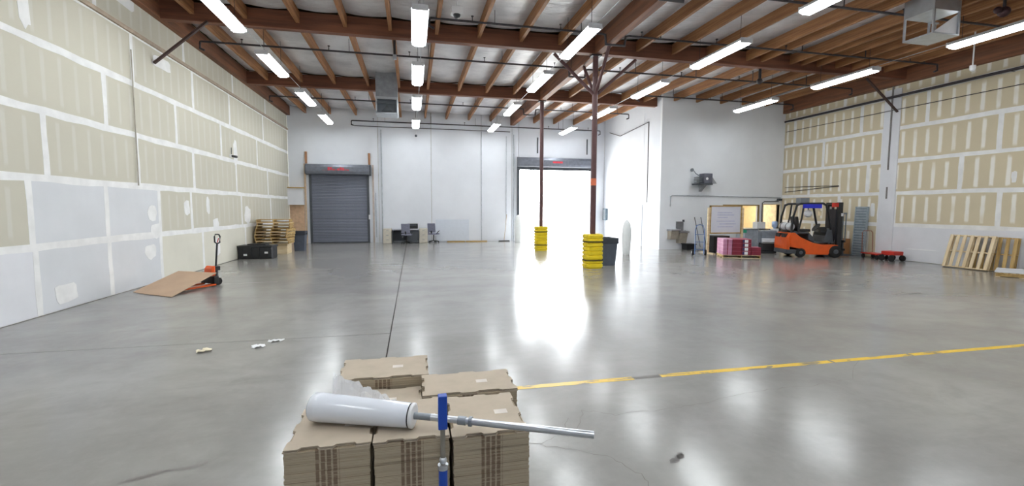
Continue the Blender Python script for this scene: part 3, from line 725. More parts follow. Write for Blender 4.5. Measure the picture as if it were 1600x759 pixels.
for x, z in ((-.38, .12), (.34, .2)): MB().box(x, -.335, z, x + .12, -.326, z + .07).build('sticker', PAPER, t)

# ---------------- pallet jack and brown sheet
t = thing('pallet_jack', 'orange and black pallet jack with upright handle by taped drywall', 'pallet jack', (-4.80, 12.22, 0), math.radians(-124))
# local +x = fork direction (away from handle)
for s_ in (-1, 1):
    MB().prism([(.1, .065), (.86, .065), (.93, .05), (.86, .03), (.1, .03)], s_ * .2 - .075, s_ * .2 + .075, 'y').build('fork', ORANGE, t)
    MB().cyl((.78, s_ * .2 - .05, .03), (.78, s_ * .2 + .05, .03), .03, n=12).build('load_roller', BEIGE, t)
MB().box(.0, -.24, .06, .12, .24, .24).build('frame', BLACK, t, .01)
MB().prism([(.0, .24), (.12, .24), (.10, .42), (.05, .48), (.0, .48)], -.13, .13, 'y').build('battery_cover', ORANGE, t, .02)
MB().cyl((-.07, 0, .12), (-.07, 0, .42), .075, n=14).box(-.14, -.1, .36, .0, .1, .46).build('pump', BLACK, t)
for s_ in (-1, 1): MB().cyl((-.09, s_ * .03, .09), (-.09, s_ * .10, .09), .09, n=18).build('steer_wheel', RUBBER, t)
MB().cyl((-.10, 0, .42), (-.16, 0, 1.02), .022, n=10).build('handle_shaft', BLACK, t)
MB().tube([(-.16, 0, 1.0), (-.165, .09, 1.04), (-.17, .10, 1.18), (-.172, .06, 1.23), (-.172, -.06, 1.23), (-.17, -.10, 1.18), (-.165, -.09, 1.04), (-.16, 0, 1.0)], .016, 8).build('handle_loop', BLACK, t)
MB().bar((-.165, 0, 1.03), (-.19, .02, 1.14), .02).build('release_lever', RED, t)
# brown sheet resting on the forks
A, B, C_, D_ = Vector((-5.86, 11.28, .005)), Vector((-4.98, 10.68, .005)), Vector((-4.60, 11.95, .33)), Vector((-5.62, 12.45, .33))
nrm = (B - A).cross(D_ - A).normalized() * .012
tag(MB().add([A, B, C_, D_, A + nrm, B + nrm, C_ + nrm, D_ + nrm], [(3, 2, 1, 0), (4, 5, 6, 7), (0, 1, 5, 4), (1, 2, 6, 5), (2, 3, 7, 6), (3, 0, 4, 7)])
    .add([A + Vector((-.18, .1, .02)), A + Vector((-.18, .1, .03)), D_ + Vector((-.2, .1, -.1)), D_ + Vector((-.2, .1, -.09)), A, A + nrm, D_, D_ + nrm], [(0, 2, 6, 4), (1, 5, 7, 3), (0, 4, 5, 1), (2, 3, 7, 6), (0, 1, 3, 2)])
    .build('cardboard_sheet', simple('tan_cardboard_sheet', (186, 158, 132), .75, 0, .05, 2)), 'large tan cardboard sheet sloping from floor onto pallet jack', 'cardboard')

# ---------------- office furniture at the back wall
def file_cab(x, label):
    t = thing('file_cabinet', label, 'cabinet', (x, YB - .38, 0))
    MB().box(-.22, -.3, 0, .22, .3, .78).build('body', BEIGE, t, .008)
    for k in range(3):
        d = MB().box(-.2, -.315, .04 + k * .25, .2, -.3, .27 + k * .25).build('drawer', BEIGE, t); MB().box(-.06, -.335, .18 + k * .25, .06, -.315, .2 + k * .25).build('handle', GREYMET, d)
file_cab(-1.35, 'beige file cabinet at the roll-up door end of the dark desk')
file_cab(.55, 'beige file cabinet at the whiteboard-panel end of the dark desk')
t = thing('desk', 'dark desk against the white back wall between beige cabinets', 'desk', (-.4, YB - .4, 0))
MB().box(-.70, -.34, .70, .70, .34, .74).build('desktop', simple('desk_grey', (158, 160, 168), .5), t)
MB().box(-.70, -.3, 0, -.66, .34, .70).box(.66, -.3, 0, .70, .34, .70).build('side_panel', CHAR, t); MB().box(-.66, .26, .1, .66, .3, .70).build('back_panel', CHAR, t)
MB().box(.1, -.3, .02, .64, .26, .66).build('pedestal', CHAR, t)
t = thing('printer', 'black printer standing on the dark desk', 'printer', (-.02, YB - .4, .74))
MB().box(-.28, -.22, .03, .28, .22, .3).build('printer_body', BLACK, t, .02); MB().box(-.32, -.26, 0, .31, .2, .028).build('paper_tray', PAPER, t); MB().box(-.2, -.23, .2, .2, -.22, .26).build('output_slot', CHAR, t)
def chair(x, y, rz, label, tilt=0):
    t = thing('office_chair', label, 'chair', (x, y, 0), rz, 'grey office chairs at the back wall')
    MB().box(-.24, -.24, .44, .24, .24, .53).build('seat', FABRIC, t, .03)
    MB().obox((0, .24, .82), (.46, .07, .5), rx(-.12)).build('backrest', FABRIC, t, .03)
    MB().bar((0, .2, .46), (0, .28, .66), .06, .03).build('back_support', BLACK, t)
    MB().cyl((0, 0, .1), (0, 0, .45), .03, n=10).build('gas_column', BLACK, t)
    for k in range(5):
        a = 2 * math.pi * k / 5; MB().bar((0, 0, .12), (.28 * math.cos(a), .28 * math.sin(a), .07), .04).sphere((.28 * math.cos(a), .28 * math.sin(a), .035), .034, 8).build('base_leg', BLACK, t)
    for s_ in (-1, 1): MB().tube([(s_ * .24, .1, .48), (s_ * .3, .08, .6), (s_ * .3, -.12, .66)], .018, 6).build('armrest', BLACK, t)
chair(-.33, 24.62, 2.9, 'grey office chair turned away in front of the dark desk'); chair(1.1, 25.1, 2.6, 'grey office chair beside the white panel, away from desk')
tag(MB().box(1.24, YB - .05, .05, 3.12, YB - .01, 1.26).build('leaning_panel', simple('pale_blue_panel', (208, 214, 224), .5, 0, .02), None, .005), 'wide pale panel standing against the white back wall', 'panel')
for x0, x1, lab in ((1.85, 2.85, 'plank'), (2.9, 4.1, 'plank')):
    tag(MB().box(x0, 25.25, 0, x1, 25.4, .06).build('timber_plank', PINE_OLD, None, .004), f"timber plank on the floor {'under the wide pale panel' if x0 < 2 else 'just past the wide pale panel, toward the dock'}", 'plank')
t = thing('broom', 'wide dust broom standing on its black head by the dock door', 'broom', (5.1, 25.35, 0), .1)
MB().box(-.32, -.05, 0, .32, .05, .06).build('broom_head', BLACK, t, .01); MB().cyl((0, 0, .06), (.22, .2, 1.55), .013, n=6).build('broom_handle', PINE_OLD, t)

# ------------------------------------------------------------------ office wall items
tag(MB().tube([(11.69, YO - .03, 2.0), (11.69, YO - .03, 2.47), (11.78, YO - .03, 2.52), (XR - .1, YO - .03, 2.45)], .022, 8).build('wall_tube', simple('wall_pipe_grey', (182, 187, 193), .5)), 'grey conduit running along the office wall and bending down', 'conduit')
t = thing('unit_heater', 'grey wall-hung unit heater on an angled bracket', 'heater', (13.2, YO, 3.0))
MB().box(-.16, -.62, .08, .36, -.16, .62).build('heater_body', simple('heater_grey', (104, 106, 118), .45, .3), t, .02)
MB().box(-.55, -.66, 0, .36, -.1, .07).build('shelf', CHAR, t)
MB().prism([(-.02, 0), (-.5, 0), (-.02, -.36)], -.06, .12, 'x').build('bracket', simple('bracket_grey', (150, 152, 156), .6), t)
for z in (.14, .22, .3, .38): MB().box(-.5, -.5, z, -.18, -.2, z + .04).build('coil', GREYMET, t)
MB().cyl((.02, -.64, .33), (.02, -.61, .33), .07, n=14).build('gauge', WHITEMET, t)
MB().prism([(.36, .08), (.72, .08), (.4, .48)], -.5, -.2, 'y').build('louvre_hood', simple('bracket_grey', (150, 152, 156), .6), t)
t.scale = (.84, .84, .84)
MB().tube([(-.2, -.3, .5), (-.42, -.25, .62), (-.52, -.15, .82), (-.52, -.04, .84)], .025, 8).build('flue', GREYMET, t); MB().cyl((-.52, -.07, .84), (-.52, 0, .84), .09, n=12).build('flue_collar', GREYMET, t)
t = thing('drinking_fountain', 'two-level tan and steel drinking fountain on the office wall', 'drinking fountain', (12.1, YO, 0))
def basin(x0, x1, z0, z1, d):
    MB().prism([(-.0, z0), (-d * .55, z0), (-d * .85, z1 - .08), (0, z1 - .08)], x0, x1, 'x').build('cabinet', simple('fountain_tan', (168, 160, 146), .5), t)
    MB().prism([(0, z1 - .08), (-d * .9, z1 - .08), (-d, z1 - .05), (-d, z1), (0, z1)], x0 - .04, x1 + .04, 'x').build('basin', STEEL, t)
    MB().cyl(((x0 + x1) / 2 + .1, -d * .6, z1), ((x0 + x1) / 2 + .1, -d * .6, z1 + .05), .018, n=8).build('bubbler', STEEL, t)
basin(-.5, -.12, .48, .95, .42); basin(-.04, .34, .3, .86, .42)
MB().box(-.08, -.1, .88, .26, 0, 1.3).build('back_panel', simple('fountain_panel', (132, 134, 138), .4, .4), t, .006); MB().box(.26, -.06, 1.28, .33, 0, 1.38).build('outlet', CHAR, t)
for x, y, lab, col in ((13.02, 18.75, 'mop leaning on the office wall beside the drinking fountain', BLACK), (13.35, 18.75, 'broom leaning on the office wall nearer the hand truck', CHAR)):
    t = thing('mop', lab, 'mop', (x, y, 0)); MB().cyl((0, -.25, .05), (-.06, .2, 1.5), .016, n=6).build('mop_handle', col, t); MB().box(-.12, -.32, 0, .12, -.2, .12).build('mop_head', simple('mop_grey', (190, 190, 190), .9), t, .02)
t = thing('floor_mat_roll', 'low black storage crate on the floor under the drinking fountain', 'crate', (12.68, 18.72, 0)); t.name = 'storage_crate'
MB().box(-.36, -.22, 0, .1, .22, .24).build('crate_body', BLACK, t, .02); MB().box(-.38, -.24, .24, .12, .24, .28).build('crate_lid', BLACK, t)
t = thing('mop_bucket', 'navy mop bucket against the office wall', 'bucket', (13.85, 18.7, 0)); MB().lathe([(.17, 0), (.21, .26), (.22, .28)], n=16).build('bucket_body', simple('navy_plastic', (44, 54, 96), .5), t); MB().tube([(-.2, 0, .28), (-.12, 0, .42), (.12, 0, .42), (.2, 0, .28)], .01, 6).build('bucket_handle', GREYMET, t)
tag(MB().box(-.06, -.03, -.05, .06, 0, .05).build('wall_switch', CHAR, None, 0, (14.0, YO, 1.72)), 'small dark switch box on office wall above hand truck', 'switch')

# hand truck
t = thing('hand_truck', 'blue two-wheel hand truck standing before the office wall', 'hand truck', (11.35, 16.2, 0), -.5)
for s_ in (-1, 1): MB().tube([(s_ * .17, 0, .06), (s_ * .17, .05, 1.05), (s_ * .12, .09, 1.22), (0, .1, 1.26)], .016, 8).build('side_rail', simple('hand_truck_blue', (70, 110, 170), .4), t)
for z in (.25, .55, .85): MB().bar((-.17, .02 + z * .03, z), (.17, .02 + z * .03, z), .02).build('cross_bar', simple('hand_truck_blue', (70, 110, 170), .4), t)
MB().box(-.22, -.22, 0, .22, .02, .012).build('toe_plate', STEEL, t)
for s_ in (-1, 1): MB().cyl((s_ * .2, .12, .12), (s_ * .28, .12, .12), .12, n=18).build('wheel', RUBBER, t); MB().cyl((s_ * .19, .12, .12), (s_ * .285, .12, .12), .05, n=12).build('hub', WHITEMET, t)
MB().bar((-.2, .12, .12), (.2, .12, .12), .02).build('axle', STEEL, t)
# whiteboard on wooden stand
t = thing('whiteboard_stand', 'framed whiteboard with faint notes on a wooden stand', 'whiteboard', (13.05, 16.9, 0))
MB().box(-.72, -.012, .88, .72, .012, 2.0).build('board', simple('whiteboard_face', (222, 225, 236), .25, 0, .02, 2), t)
for z in (.84, 1.99): MB().box(-.78, -.03, z, .78, .03, z + .05).build('frame_rail', PINE_OLD, t)
for s_ in (-1, 1): MB().box(s_ * .75 - .03, -.03, .84, s_ * .75 + .03, .03, 2.04).build('frame_stile', PINE_OLD, t)
for s_ in (-1, 1):
    MB().box(s_ * .82 - .045, -.035, .04, s_ * .82 + .045, .035, 1.95).build('post', PINE, t); MB().box(s_ * .82 - .06, -.45, 0, s_ * .82 + .06, .45, .05).build('foot', PINE, t)
inkm = simple('faded_blue_ink', (178, 184, 214), .5)
for k, (x0, x1, z) in enumerate(((-.4, .3, 1.72), (-.42, .4, 1.62), (-.4, .1, 1.52), (-.45, .45, 1.36), (-.3, .5, 1.24), (-.4, .38, 1.12))): MB().box(x0, -.0135, z, x1, -.012, z + .028).build('handwriting', inkm, t)
# window and office door
w1 = struct(MB().box(WX0 - .05, YO - .02, WZ0 - .05, WX1 + .05, YO + .05, WZ0).box(WX0 - .05, YO - .02, WZ1, WX1 + .05, YO + .05, WZ1 + .05).box(WX0 - .05, YO - .02, WZ0, WX0, YO + .05, WZ1).box(WX1, YO - .02, WZ0, WX1 + .05, YO + .05, WZ1).build('window_1', simple('window_frame_wood', (150, 128, 90), .5)))
MB().box((WX0 + WX1) / 2 - .02, YO - .01, WZ0, (WX0 + WX1) / 2 + .02, YO + .04, WZ1).build('mullion', simple('window_frame_wood', (150, 128, 90), .5), w1)
gt = NT('window_glass'); gt.set((1, 1, 1), 0.02); gt.b.inputs['Transmission Weight'].default_value = 1.0; gt.b.inputs['IOR'].default_value = 1.02
for a, b in ((WX0, (WX0 + WX1) / 2 - .02), ((WX0 + WX1) / 2 + .02, WX1)): MB().box(a, YO + .01, WZ0, b, YO + .014, WZ1).build('pane', gt.m, w1)
d2 = struct(MB().box(OX0 - .05, YO - .015, 0, OX0, YO + .16, OZ + .05).box(OX1, YO - .015, 0, OX1 + .05, YO + .16, OZ + .05).box(OX0, YO - .015, OZ, OX1, YO + .16, OZ + .05).build('door_2', simple('door_frame_cream', (216, 204, 176), .5)))
leaf = MB().box(OX1 - .03, YO + .17, .01, OX1 + .01, YO + 1.05, OZ - .01).build('door_leaf', simple('cream_door_leaf', (240, 222, 186), .5), d2)
MB().box(OX1 - .09, YO + .95, .98, OX1 - .03, YO + 1.0, 1.06).build('knob', GREYMET, leaf)
tag(MB().tube([(OX0 - .1, YO - .03, .1), (OX0 - .1, YO - .03, 2.18), (OX0 + .02, YO - .03, 2.26), (OX1 - .1, YO - .03, 2.26)], .018, 6).build('door_conduit', PIPE), 'dark conduit bent over the lit office doorway', 'conduit')
t = thing('door_closer', 'dark closer box above the lit office doorway', 'closer', (OX1 - .05, YO, 2.3)); MB().box(-.12, -.1, 0, .1, 0, .1).build('closer_box', CHAR, t); MB().bar((-.1, -.08, .02), (-.3, -.12, .0), .02).build('closer_arm', CHAR, t)
t = thing('office_shelf', 'tall cream shelf inside the lit office behind the window', 'shelf', (16.35, 21.6, 0))
MB().box(-.3, -.2, 0, .3, .2, 1.9).build('shelf_body', simple('warm_shelf', (176, 140, 96), .6), t, .01); MB().box(-.26, -.21, 1.0, .26, -.2, 1.8).build('shelf_door', simple('warm_shelf2', (206, 176, 130), .6), t)
# counter and things below the window
t = thing('counter_unit', 'pale grey counter unit under the office window', 'counter', (15.5, 18.3, 0))
MB().box(-.55, -.3, 0, .55, .3, .95).build('carcass', simple('counter_grey', (176, 184, 194), .5), t, .01); MB().box(-.59, -.34, .95, .59, .32, .985).build('countertop', GREYMET, t)
t = thing('water_cooler', 'water cooler with blue jug beside the office doorway', 'water cooler', (16.12, 17.55, 0))
MB().box(-.17, -.17, 0, .17, .17, 1.0).build('cooler_body', WHITEMET, t, .02); MB().lathe([(.05, 1.0), (.06, 1.05), (.115, 1.1), (.12, 1.3), (.08, 1.34)], n=16).build('jug', simple('blue_jug', (168, 192, 226), .15), t); MB().box(-.06, -.2, .78, .06, -.17, .84).build('tap', BLUE, t)
t = thing('floor_machine', 'grey floor scrubbing machine with black base by office doorway', 'machine', (15.02, 16.75, 0), -.5)
MB().box(-.3, -.36, .42, .3, .3, .98).build('tank', simple('machine_grey', (120, 128, 138), .5), t, .06); MB().box(-.26, -.34, .1, .26, .3, .42).build('machine_base', BLACK, t, .04); MB().cyl((-.3, .1, .1), (.3, .1, .1), .1, n=16).build('wheel', RUBBER, t)
MB().prism([(-.36, .42), (-.5, .5), (-.48, .62), (-.3, .66)], -.28, .28, 'x').build('control_panel', simple('machine_white', (206, 212, 218), .4), t); MB().tube([(-.22, .28, .9), (-.22, .5, 1.0), (.22, .5, 1.0), (.22, .28, .9)], .018, 6).build('handle', BLACK, t)
MB().box(-.29, -.39, .02, .29, .34, .1).build('squeegee', BLACK, t)
t = thing('black_cabinet', 'black rolling case standing behind the whiteboard stand', 'case', (13.35, 17.6, 0)); MB().box(-.5, -.25, .06, .3, .25, .72).build('case_body', BLACK, t, .02)
MB().box(-.46, -.2, 0, -.36, .2, .06).box(.16, -.2, 0, .26, .2, .06).build('caster', RUBBER, t); MB().box(-.3, -.27, .5, .1, -.25, .56).build('handle', GREYMET, t)
tag(MB().box(-.1, -.003, 0, .1, 0, .14).build('green_sign', simple('green_sign', (64, 190, 150), .5), None, 0, (14.9, 17.955, .8)), 'small green sign on the counter front', 'sign')
tag(MB().box(-.22, -.15, 0, .22, .15, .3).build('white_box', PAPER, None, .01, (15.9, 18.25, .986)), 'white box on the counter beneath the office window', 'box')

# ---------------- red boxes on a pallet
LPK = simple('pale_pink_lid', (206, 162, 184), .55, 0, .05); LRD = simple('rose_lid', (170, 84, 104), .55, 0, .06); RB = simple('dark_red_carton', (126, 30, 50), .55, 0, .08); PB = simple('pink_carton_end', (188, 126, 156), .55, 0, .06)
pallet('pallet carrying the red and pink cartons', (12.55, 15.45, 0), (0, 0, -.42), (PINE, PINE_OLD), 1.35, 1.0, 7, None, seed=9)
Lv = ['bottom', 'second', 'third', 'top']; Pz = ['at the whiteboard end', 'beside the pink-ended cartons', 'in the middle', 'at the forklift end']
for lv in range(4):
    for c in range(4):
        for rw in range(2):
            if lv == 3 and c > 2: continue
            if lv >= 2 and c == 3: continue
            if c == 3 and rw == 1 and lv > 0: continue
            lx = -.51 + c * .34; ly = -.25 + rw * .5
            a = -.42; X_ = 12.55 + lx * math.cos(a) - ly * math.sin(a); Y_ = 15.45 + lx * math.sin(a) + ly * math.cos(a)
            t = thing('carton', f"{'pink-ended' if c == 0 else 'dark red'} carton, {Lv[lv]} layer {Pz[c]}, {'room side' if rw == 0 else 'wall side'} of the pallet", 'carton', (X_, Y_, .124 + lv * .152), a + random.uniform(-.02, .02), 'red cartons stacked on a pallet')
            MB().box(-.163, -.238, 0, .163, .238, .140).build('carton_body', PB if c == 0 else RB, t, .004)
            MB().box(-.166, -.241, .140, .166, .241, .15).build('carton_lid', LPK if c == 0 else LRD, t, .003)
            if c == 2: MB().box(-.07, -.2425, .02, .05, -.24, .13).build('label_patch', PAPER, t)
            if c == 0: MB().box(-.015, -.2425, .0, .015, -.24, .15).build('carton_band', RB, t)
            if c == 2 : MB().box(-.14, -.2425, .02, -.08, -.24, .13).build('navy_band', simple('navy_print', (52, 52, 96), .5), t)

# ------------------------------------------------------------------ forklift (local +x is forward, near side y = -.52)
fk = thing('forklift', 'orange counterbalance forklift with black mast and propane tank', 'forklift', (14.62, 15.42, 0), math.radians(-17))
side = [(0, .42), (0, .97), (.17, .97), (.38, .80), (.6, .70), (.85, .58), (1.15, .52), (1.80, .50), (1.74, .40), (1.60, .36), (1.50, .26), (1.44, .12), (.62, .12), (.54, .24), (.42, .34), (.30, .36)]
MB().prism(side, -.52, .52, 'y').build('chassis', ORANGE, fk, .015)
MB().prism([(-.12, .45), (-.10, .78), (.0, .96), (.0, .42)], -.5, .5, 'y').prism([(-.12, .45), (0, .42), (0, .3), (-.1, .3)], -.5, .5, 'y').build('counterweight', ORANGE, fk, .02)
MB().box(-.13, -.5, .14, .26, .5, .31).build('rear_bumper', CHAR, fk, .03)
MB().box(-.14, -.36, .78, -.02, -.08, .93).build('rear_lamp_recess', BLACK, fk)
MB().box(-.14, .08, .78, -.02, .36, .93).build('rear_lamp_recess', BLACK, fk)
def wheel(x, y, r, w):
    o = MB().lathe([(r * .6, -w / 2), (r * .92, -w / 2), (r, -w / 2 + .03), (r, w / 2 - .03), (r * .92, w / 2), (r * .6, w / 2)], (0, 0, 0), 24, rx(math.pi / 2)).build('wheel', RUBBER, fk, 0, (x, y, r))
    MB().lathe([(r * .2, -w / 2 - .01), (r * .58, -w / 2 + .01), (r * .58, w / 2 - .01), (r * .2, w / 2 + .01)], (0, 0, 0), 16, rx(math.pi / 2)).build('hub', CHAR, o)
for s_ in (-1, 1): wheel(.42, s_ * .44, .19, .16); wheel(1.70, s_ * .46, .24, .19)
MB().box(.1, -.46, .93, .72, .46, 1.0).prism([(.72, 1.0), (.72, .7), (.95, .6), (.9, .8)], -.42, .42, 'y').build('engine_hood', CHAR, fk, .02)
MB().box(.72, -.46, .58, 1.7, .46, .6).build('floor_plate', CHAR, fk)
MB().prism([(1.3, .6), (1.42, 1.12), (1.56, 1.15), (1.66, .6)], -.44, .44, 'y').build('cowl', CHAR, fk, .02)
MB().box(.42, -.26, 1.0, .88, .26, 1.1).build('seat_cushion', simple('seat_black_vinyl', (44, 40, 40), .6), fk, .03)
MB().obox((.40, 0, 1.34), (.1, .46, .52), ry(-.15)).build('seat_back', simple('seat_black_vinyl', (44, 40, 40), .6), fk, .03)
tk = MB().lathe([(.06, -.36), (.14, -.33), (.16, -.28), (.16, .28), (.14, .33), (.06, .36)], (0, 0, 0), 18, rx(math.pi / 2)).build('propane_tank', simple('tank_white', (206, 210, 214), .35, .3), fk, 0, (.1, 0, 1.2))
for s_ in (-.2, .2): MB().cyl((0, s_ - .02, 0), (0, s_ + .02, 0), .166, n=18).build('tank_strap', BLACK, tk)
MB().box(-.04, -.3, 1.0, .24, .3, 1.04).build('tank_cradle', BLACK, fk)
MB().cyl((1.25, 0, 1.15), (1.42, 0, 1.02), .02, n=8).build('steering_column', BLACK, fk)
MB().lathe([(.17, -.012), (.195, 0), (.17, .012), (.15, 0)], (0, 0, 0), 20, ry(-.9)).build('steering_wheel', BLACK, fk, 0, (1.22, 0, 1.17))
# overhead guard
gp = BLACK
for s_ in (-1, 1):
    MB().tube([(.05, s_ * .45, .95), (.1, s_ * .45, 1.6), (.22, s_ * .45, 2.05), (.34, s_ * .45, 2.10), (1.18, s_ * .45, 2.12), (1.32, s_ * .45, 2.04), (1.52, s_ * .45, 1.1)], .042, 8).build('guard_post', gp, fk)
    MB().tube([(.48, s_ * .45, 2.09), (.42, s_ * .45, 1.55), (.3, s_ * .45, .98)], .034, 8).build('guard_stay', gp, fk)
for k in range(7): MB().bar((.34 + k * .14, -.45, 2.11), (.34 + k * .14, .45, 2.11), .03).build('guard_bar', gp, fk)
MB().box(.42, -.505, 1.93, 1.12, -.49, 2.09).build('blue_plate', simple('blue_plate', (34, 44, 190), .4), fk)
MB().sphere((.78, -.2, 1.72), .15, 16).build('round_lamp', simple('lamp_white', (226, 228, 230), .3), fk); MB().cyl((.78, -.2, 1.84), (.78, -.2, 2.1), .018, n=8).build('lamp_stem', BLACK, fk)
MB().box(1.08, -.40, 1.64, 1.18, -.32, 1.82).build('work_light', simple('work_light_face', (244, 226, 190), .3), fk)
MB().box(.5, -.18, 2.13, .82, .18, 2.34).build('roof_beacon_box', GREYMET, fk)
MB().box(1.18, -.40, .98, 1.4, -.24, 1.2).box(1.36, -.4, .6, 1.5, .4, .98).build('lever_console', BLACK, fk, .02)
MB().box(1.76, -.3, .7, 1.80, .3, 1.9).build('mast_screen', simple('dark_mesh_screen', (44, 44, 50), .6), fk)
# mast
for s_ in (-1, 1):
    MB().box(1.80, s_ * .34 - .07, .08, 1.96, s_ * .34 + .07, 2.16).build('mast_upright', BLACK, fk); MB().box(1.95, s_ * .26 - .03, .1, 2.02, s_ * .26 + .03, 2.10).build('inner_upright', CHAR, fk)
    MB().cyl((1.86, s_ * .2, .3), (1.86, s_ * .2, 2.0), .035, n=10).build('lift_cylinder', STEEL, fk)
for z in (.3, 1.2, 2.06): MB().box(1.80, -.38, z, 1.95, .38, z + .09).build('mast_crossbar', BLACK, fk)
MB().box(1.66, -.40, 1.98, 1.8, -.2, 2.14).build('red_tag', RED, fk)
MB().box(1.9, -.42, 1.62, 1.98, -.32, 1.74).build('head_lamp', simple('lamp_white', (226, 228, 230), .3), fk)
for z in (.28, .6): MB().box(2.03, -.48, z, 2.07, .48, z + .08).build('carriage_bar', BLACK, fk)
br = MB()
for y in (-.46, -.3, -.1, .1, .3, .46): br.box(2.04, y - .015, .66, 2.07, y + .015, 1.72)
br.box(2.03, -.48, 1.70, 2.08, .48, 1.76).build('load_backrest', simple('backrest_grey', (112, 122, 128), .5), fk)
for s_ in (-1, 1): MB().prism([(2.07, .06), (2.8, .06), (2.8, .075), (2.13, .11), (2.11, .66), (2.07, .66)], s_ * .26 - .05, s_ * .26 + .05, 'y').build('fork', CHAR, fk)

# things beyond the forklift
t = thing('ramp_plate', 'tall perforated grey metal panel leaning on striped drywall', 'panel', (17.66, 14.82, 0), 0, rot=(0, math.radians(2.2), math.radians(-4)))
MB().box(-.025, -.26, 0, .0, .26, 2.0).build('plate', simple('perforated_grey', (158, 170, 178), .5, .2), t)
for k in range(18):
    MB().box(-.034, -.25, .06 + k * .108, -.025, .25, .105 + k * .108).build('tread_rib', simple('tread_dark', (128, 140, 148), .5, .2), t)
for s_ in (-1, 1): MB().box(-.05, s_ * .26 - .02, 0, .02, s_ * .26 + .02, 2.0).build('side_flange', simple('perforated_grey', (158, 170, 178), .5, .2), t)
tag(MB().box(-.25, -.22, 0, .25, .22, .68).build('brown_box', BROWNC, None, .01, (17.42, 15.42, 0)), 'tall brown cardboard box between forklift and perforated panel', 'box')
tag(MB().box(-.18, -.2, 0, .18, .2, .95).build('grey_cabinet', BINGREY, None, .02, (16.98, 15.75, 0)), 'narrow grey cabinet behind the forklift mast', 'cabinet')
t = thing('platform_cart', 'small red platform cart with a looped steel push handle', 'cart', (17.42, 13.95, 0), math.radians(-104))
MB().box(-.42, -.24, .17, .42, .24, .21).build('deck', RED, t); MB().tube([(-.4, -.2, .2), (-.44, -.2, .98), (-.44, -.14, 1.05), (-.44, .14, 1.05), (-.44, .2, .98), (-.4, .2, .2)], .015, 8).build('push_handle', simple('handle_bronze', (150, 100, 84), .5), t)
for x in (-.34, .34):
    for s_ in (-1, 1): MB().cyl((x, s_ * .19 - .02, .075), (x, s_ * .19 + .02, .075), .075, n=14).build('caster', RUBBER, t); MB().box(x - .03, s_ * .19 - .025, .12, x + .03, s_ * .19 + .025, .17).build('caster_bracket', DARKSTEEL, t)
t = thing('red_dolly', 'low red steel dolly on black wheels beside the platform cart', 'dolly', (17.25, 13.15, 0), math.radians(-95))
MB().box(-.28, -.2, .22, .22, .2, .36).build('dolly_body', RED, t, .02)
for x in (-.22, .16):
    for s_ in (-1, 1): MB().cyl((x, s_ * .23 - .025, .11), (x, s_ * .23 + .025, .11), .11, n=16).build('wheel', RUBBER, t); MB().box(x - .03, s_ * .23 - .06 if s_ > 0 else s_ * .23 + .03, .1, x + .03, s_ * .23 - .03 if s_ > 0 else s_ * .23 + .06, .24).build('axle_bracket', DARKSTEEL, t)

# ------------------------------------------------------------------ paper scraps
def scrap(x, y, w, d, rz, lab, m):
    mb = MB(); vs = []; n = 6; r = random.Random(int(x * 99))
    for j in range(n + 1):
        for i in range(n + 1):
            u, v = i / n - .5, j / n - .5
            vs.append((u * w + r.uniform(-.01, .01), v * d + r.uniform(-.01, .01), .003 + max(0, .03 * mnoise.noise((u * 4, v * 4, x)) + .012)))
    mb.add(vs, [(j * (n + 1) + i, j * (n + 1) + i + 1, (j + 1) * (n + 1) + i + 1, (j + 1) * (n + 1) + i) for j in range(n) for i in range(n)], True)
    tag(mb.build('paper_scrap', m, None, 0, (x, y, 0), (0, 0, rz)), lab, 'paper')
scrap(-2.71, 6.55, .17, .13, .5, 'cream crumpled paper scrap alone on the concrete floor', simple('cream_paper', (232, 222, 196), .8))
scrap(-2.08, 6.62, .16, .12, .3, 'rounded white paper scrap on the floor, the fuller of two', PAPER)
scrap(-1.92, 6.85, .20, .09, .1, 'flat white paper scrap on the floor, the slimmer of two', PAPER)

# ------------------------------------------------------------------ cardboard stacks in front
ZC = .80
def stack(x0, x1, y0, y1, z0, z1, label, seed, rz=0):
    r = random.Random(seed); w, d = x1 - x0, y1 - y0
    t = thing('cardboard_stack', label, 'cardboard', ((x0 + x1) / 2, (y0 + y1) / 2, z0), rz, 'stacks of flat cardboard boxes on one pallet')
    mb = MB(); th = .0144; k = 0; z = 0
    while z + th < (z1 - z0) - .014:
        ox, oy = r.uniform(-.0025, .0025), r.uniform(-.003, .003)
        mb.box(-w / 2 + ox, -d / 2 + oy, z + .0006, w / 2 + ox, d / 2 + oy, z + th); z += th
    o = mb.build('cardboard_layers', CARD_E, t); o['kind'] = 'stuff'
    # two notched top sheets
    def outline(ins):
        pts = []
        def edge(a, b, nx, ny):
            L = [(.0, 0), (.16, 0), (.19, 1), (.38, 1), (.41, 0), (.56, 0), (.59, 1), (.80, 1), (.83, 0)]
            for f, q in L: pts.append((a[0] + (b[0] - a[0]) * f + nx * q * ins, a[1] + (b[1] - a[1]) * f + ny * q * ins))
        W, D2 = w / 2 + .004, d / 2 + .004
        edge((-W, -D2), (W, -D2), 0, 1); edge((W, -D2), (W, D2), -1, 0); edge((W, D2), (-W, D2), 0, -1); edge((-W, D2), (-W, -D2), 1, 0)
        return pts
    MB().prism(outline(.022), z + .001, z + .0065, 'z').build('cardboard_sheet', CARD, t)
    MB().prism(outline(.016), z + .0105, z + .0155, 'z').build('cardboard_sheet', CARD, t, 0, (r.uniform(-.004, .004), r.uniform(-.004, .004), 0), (0, 0, r.uniform(-.012, .012)))
    lp = MB().box(.05, -.03, z + .0156, .12, .02, z + .016).build('paper_label', simple('pale_label', (214, 206, 198), .6), t)
    return t
PZ = .1235
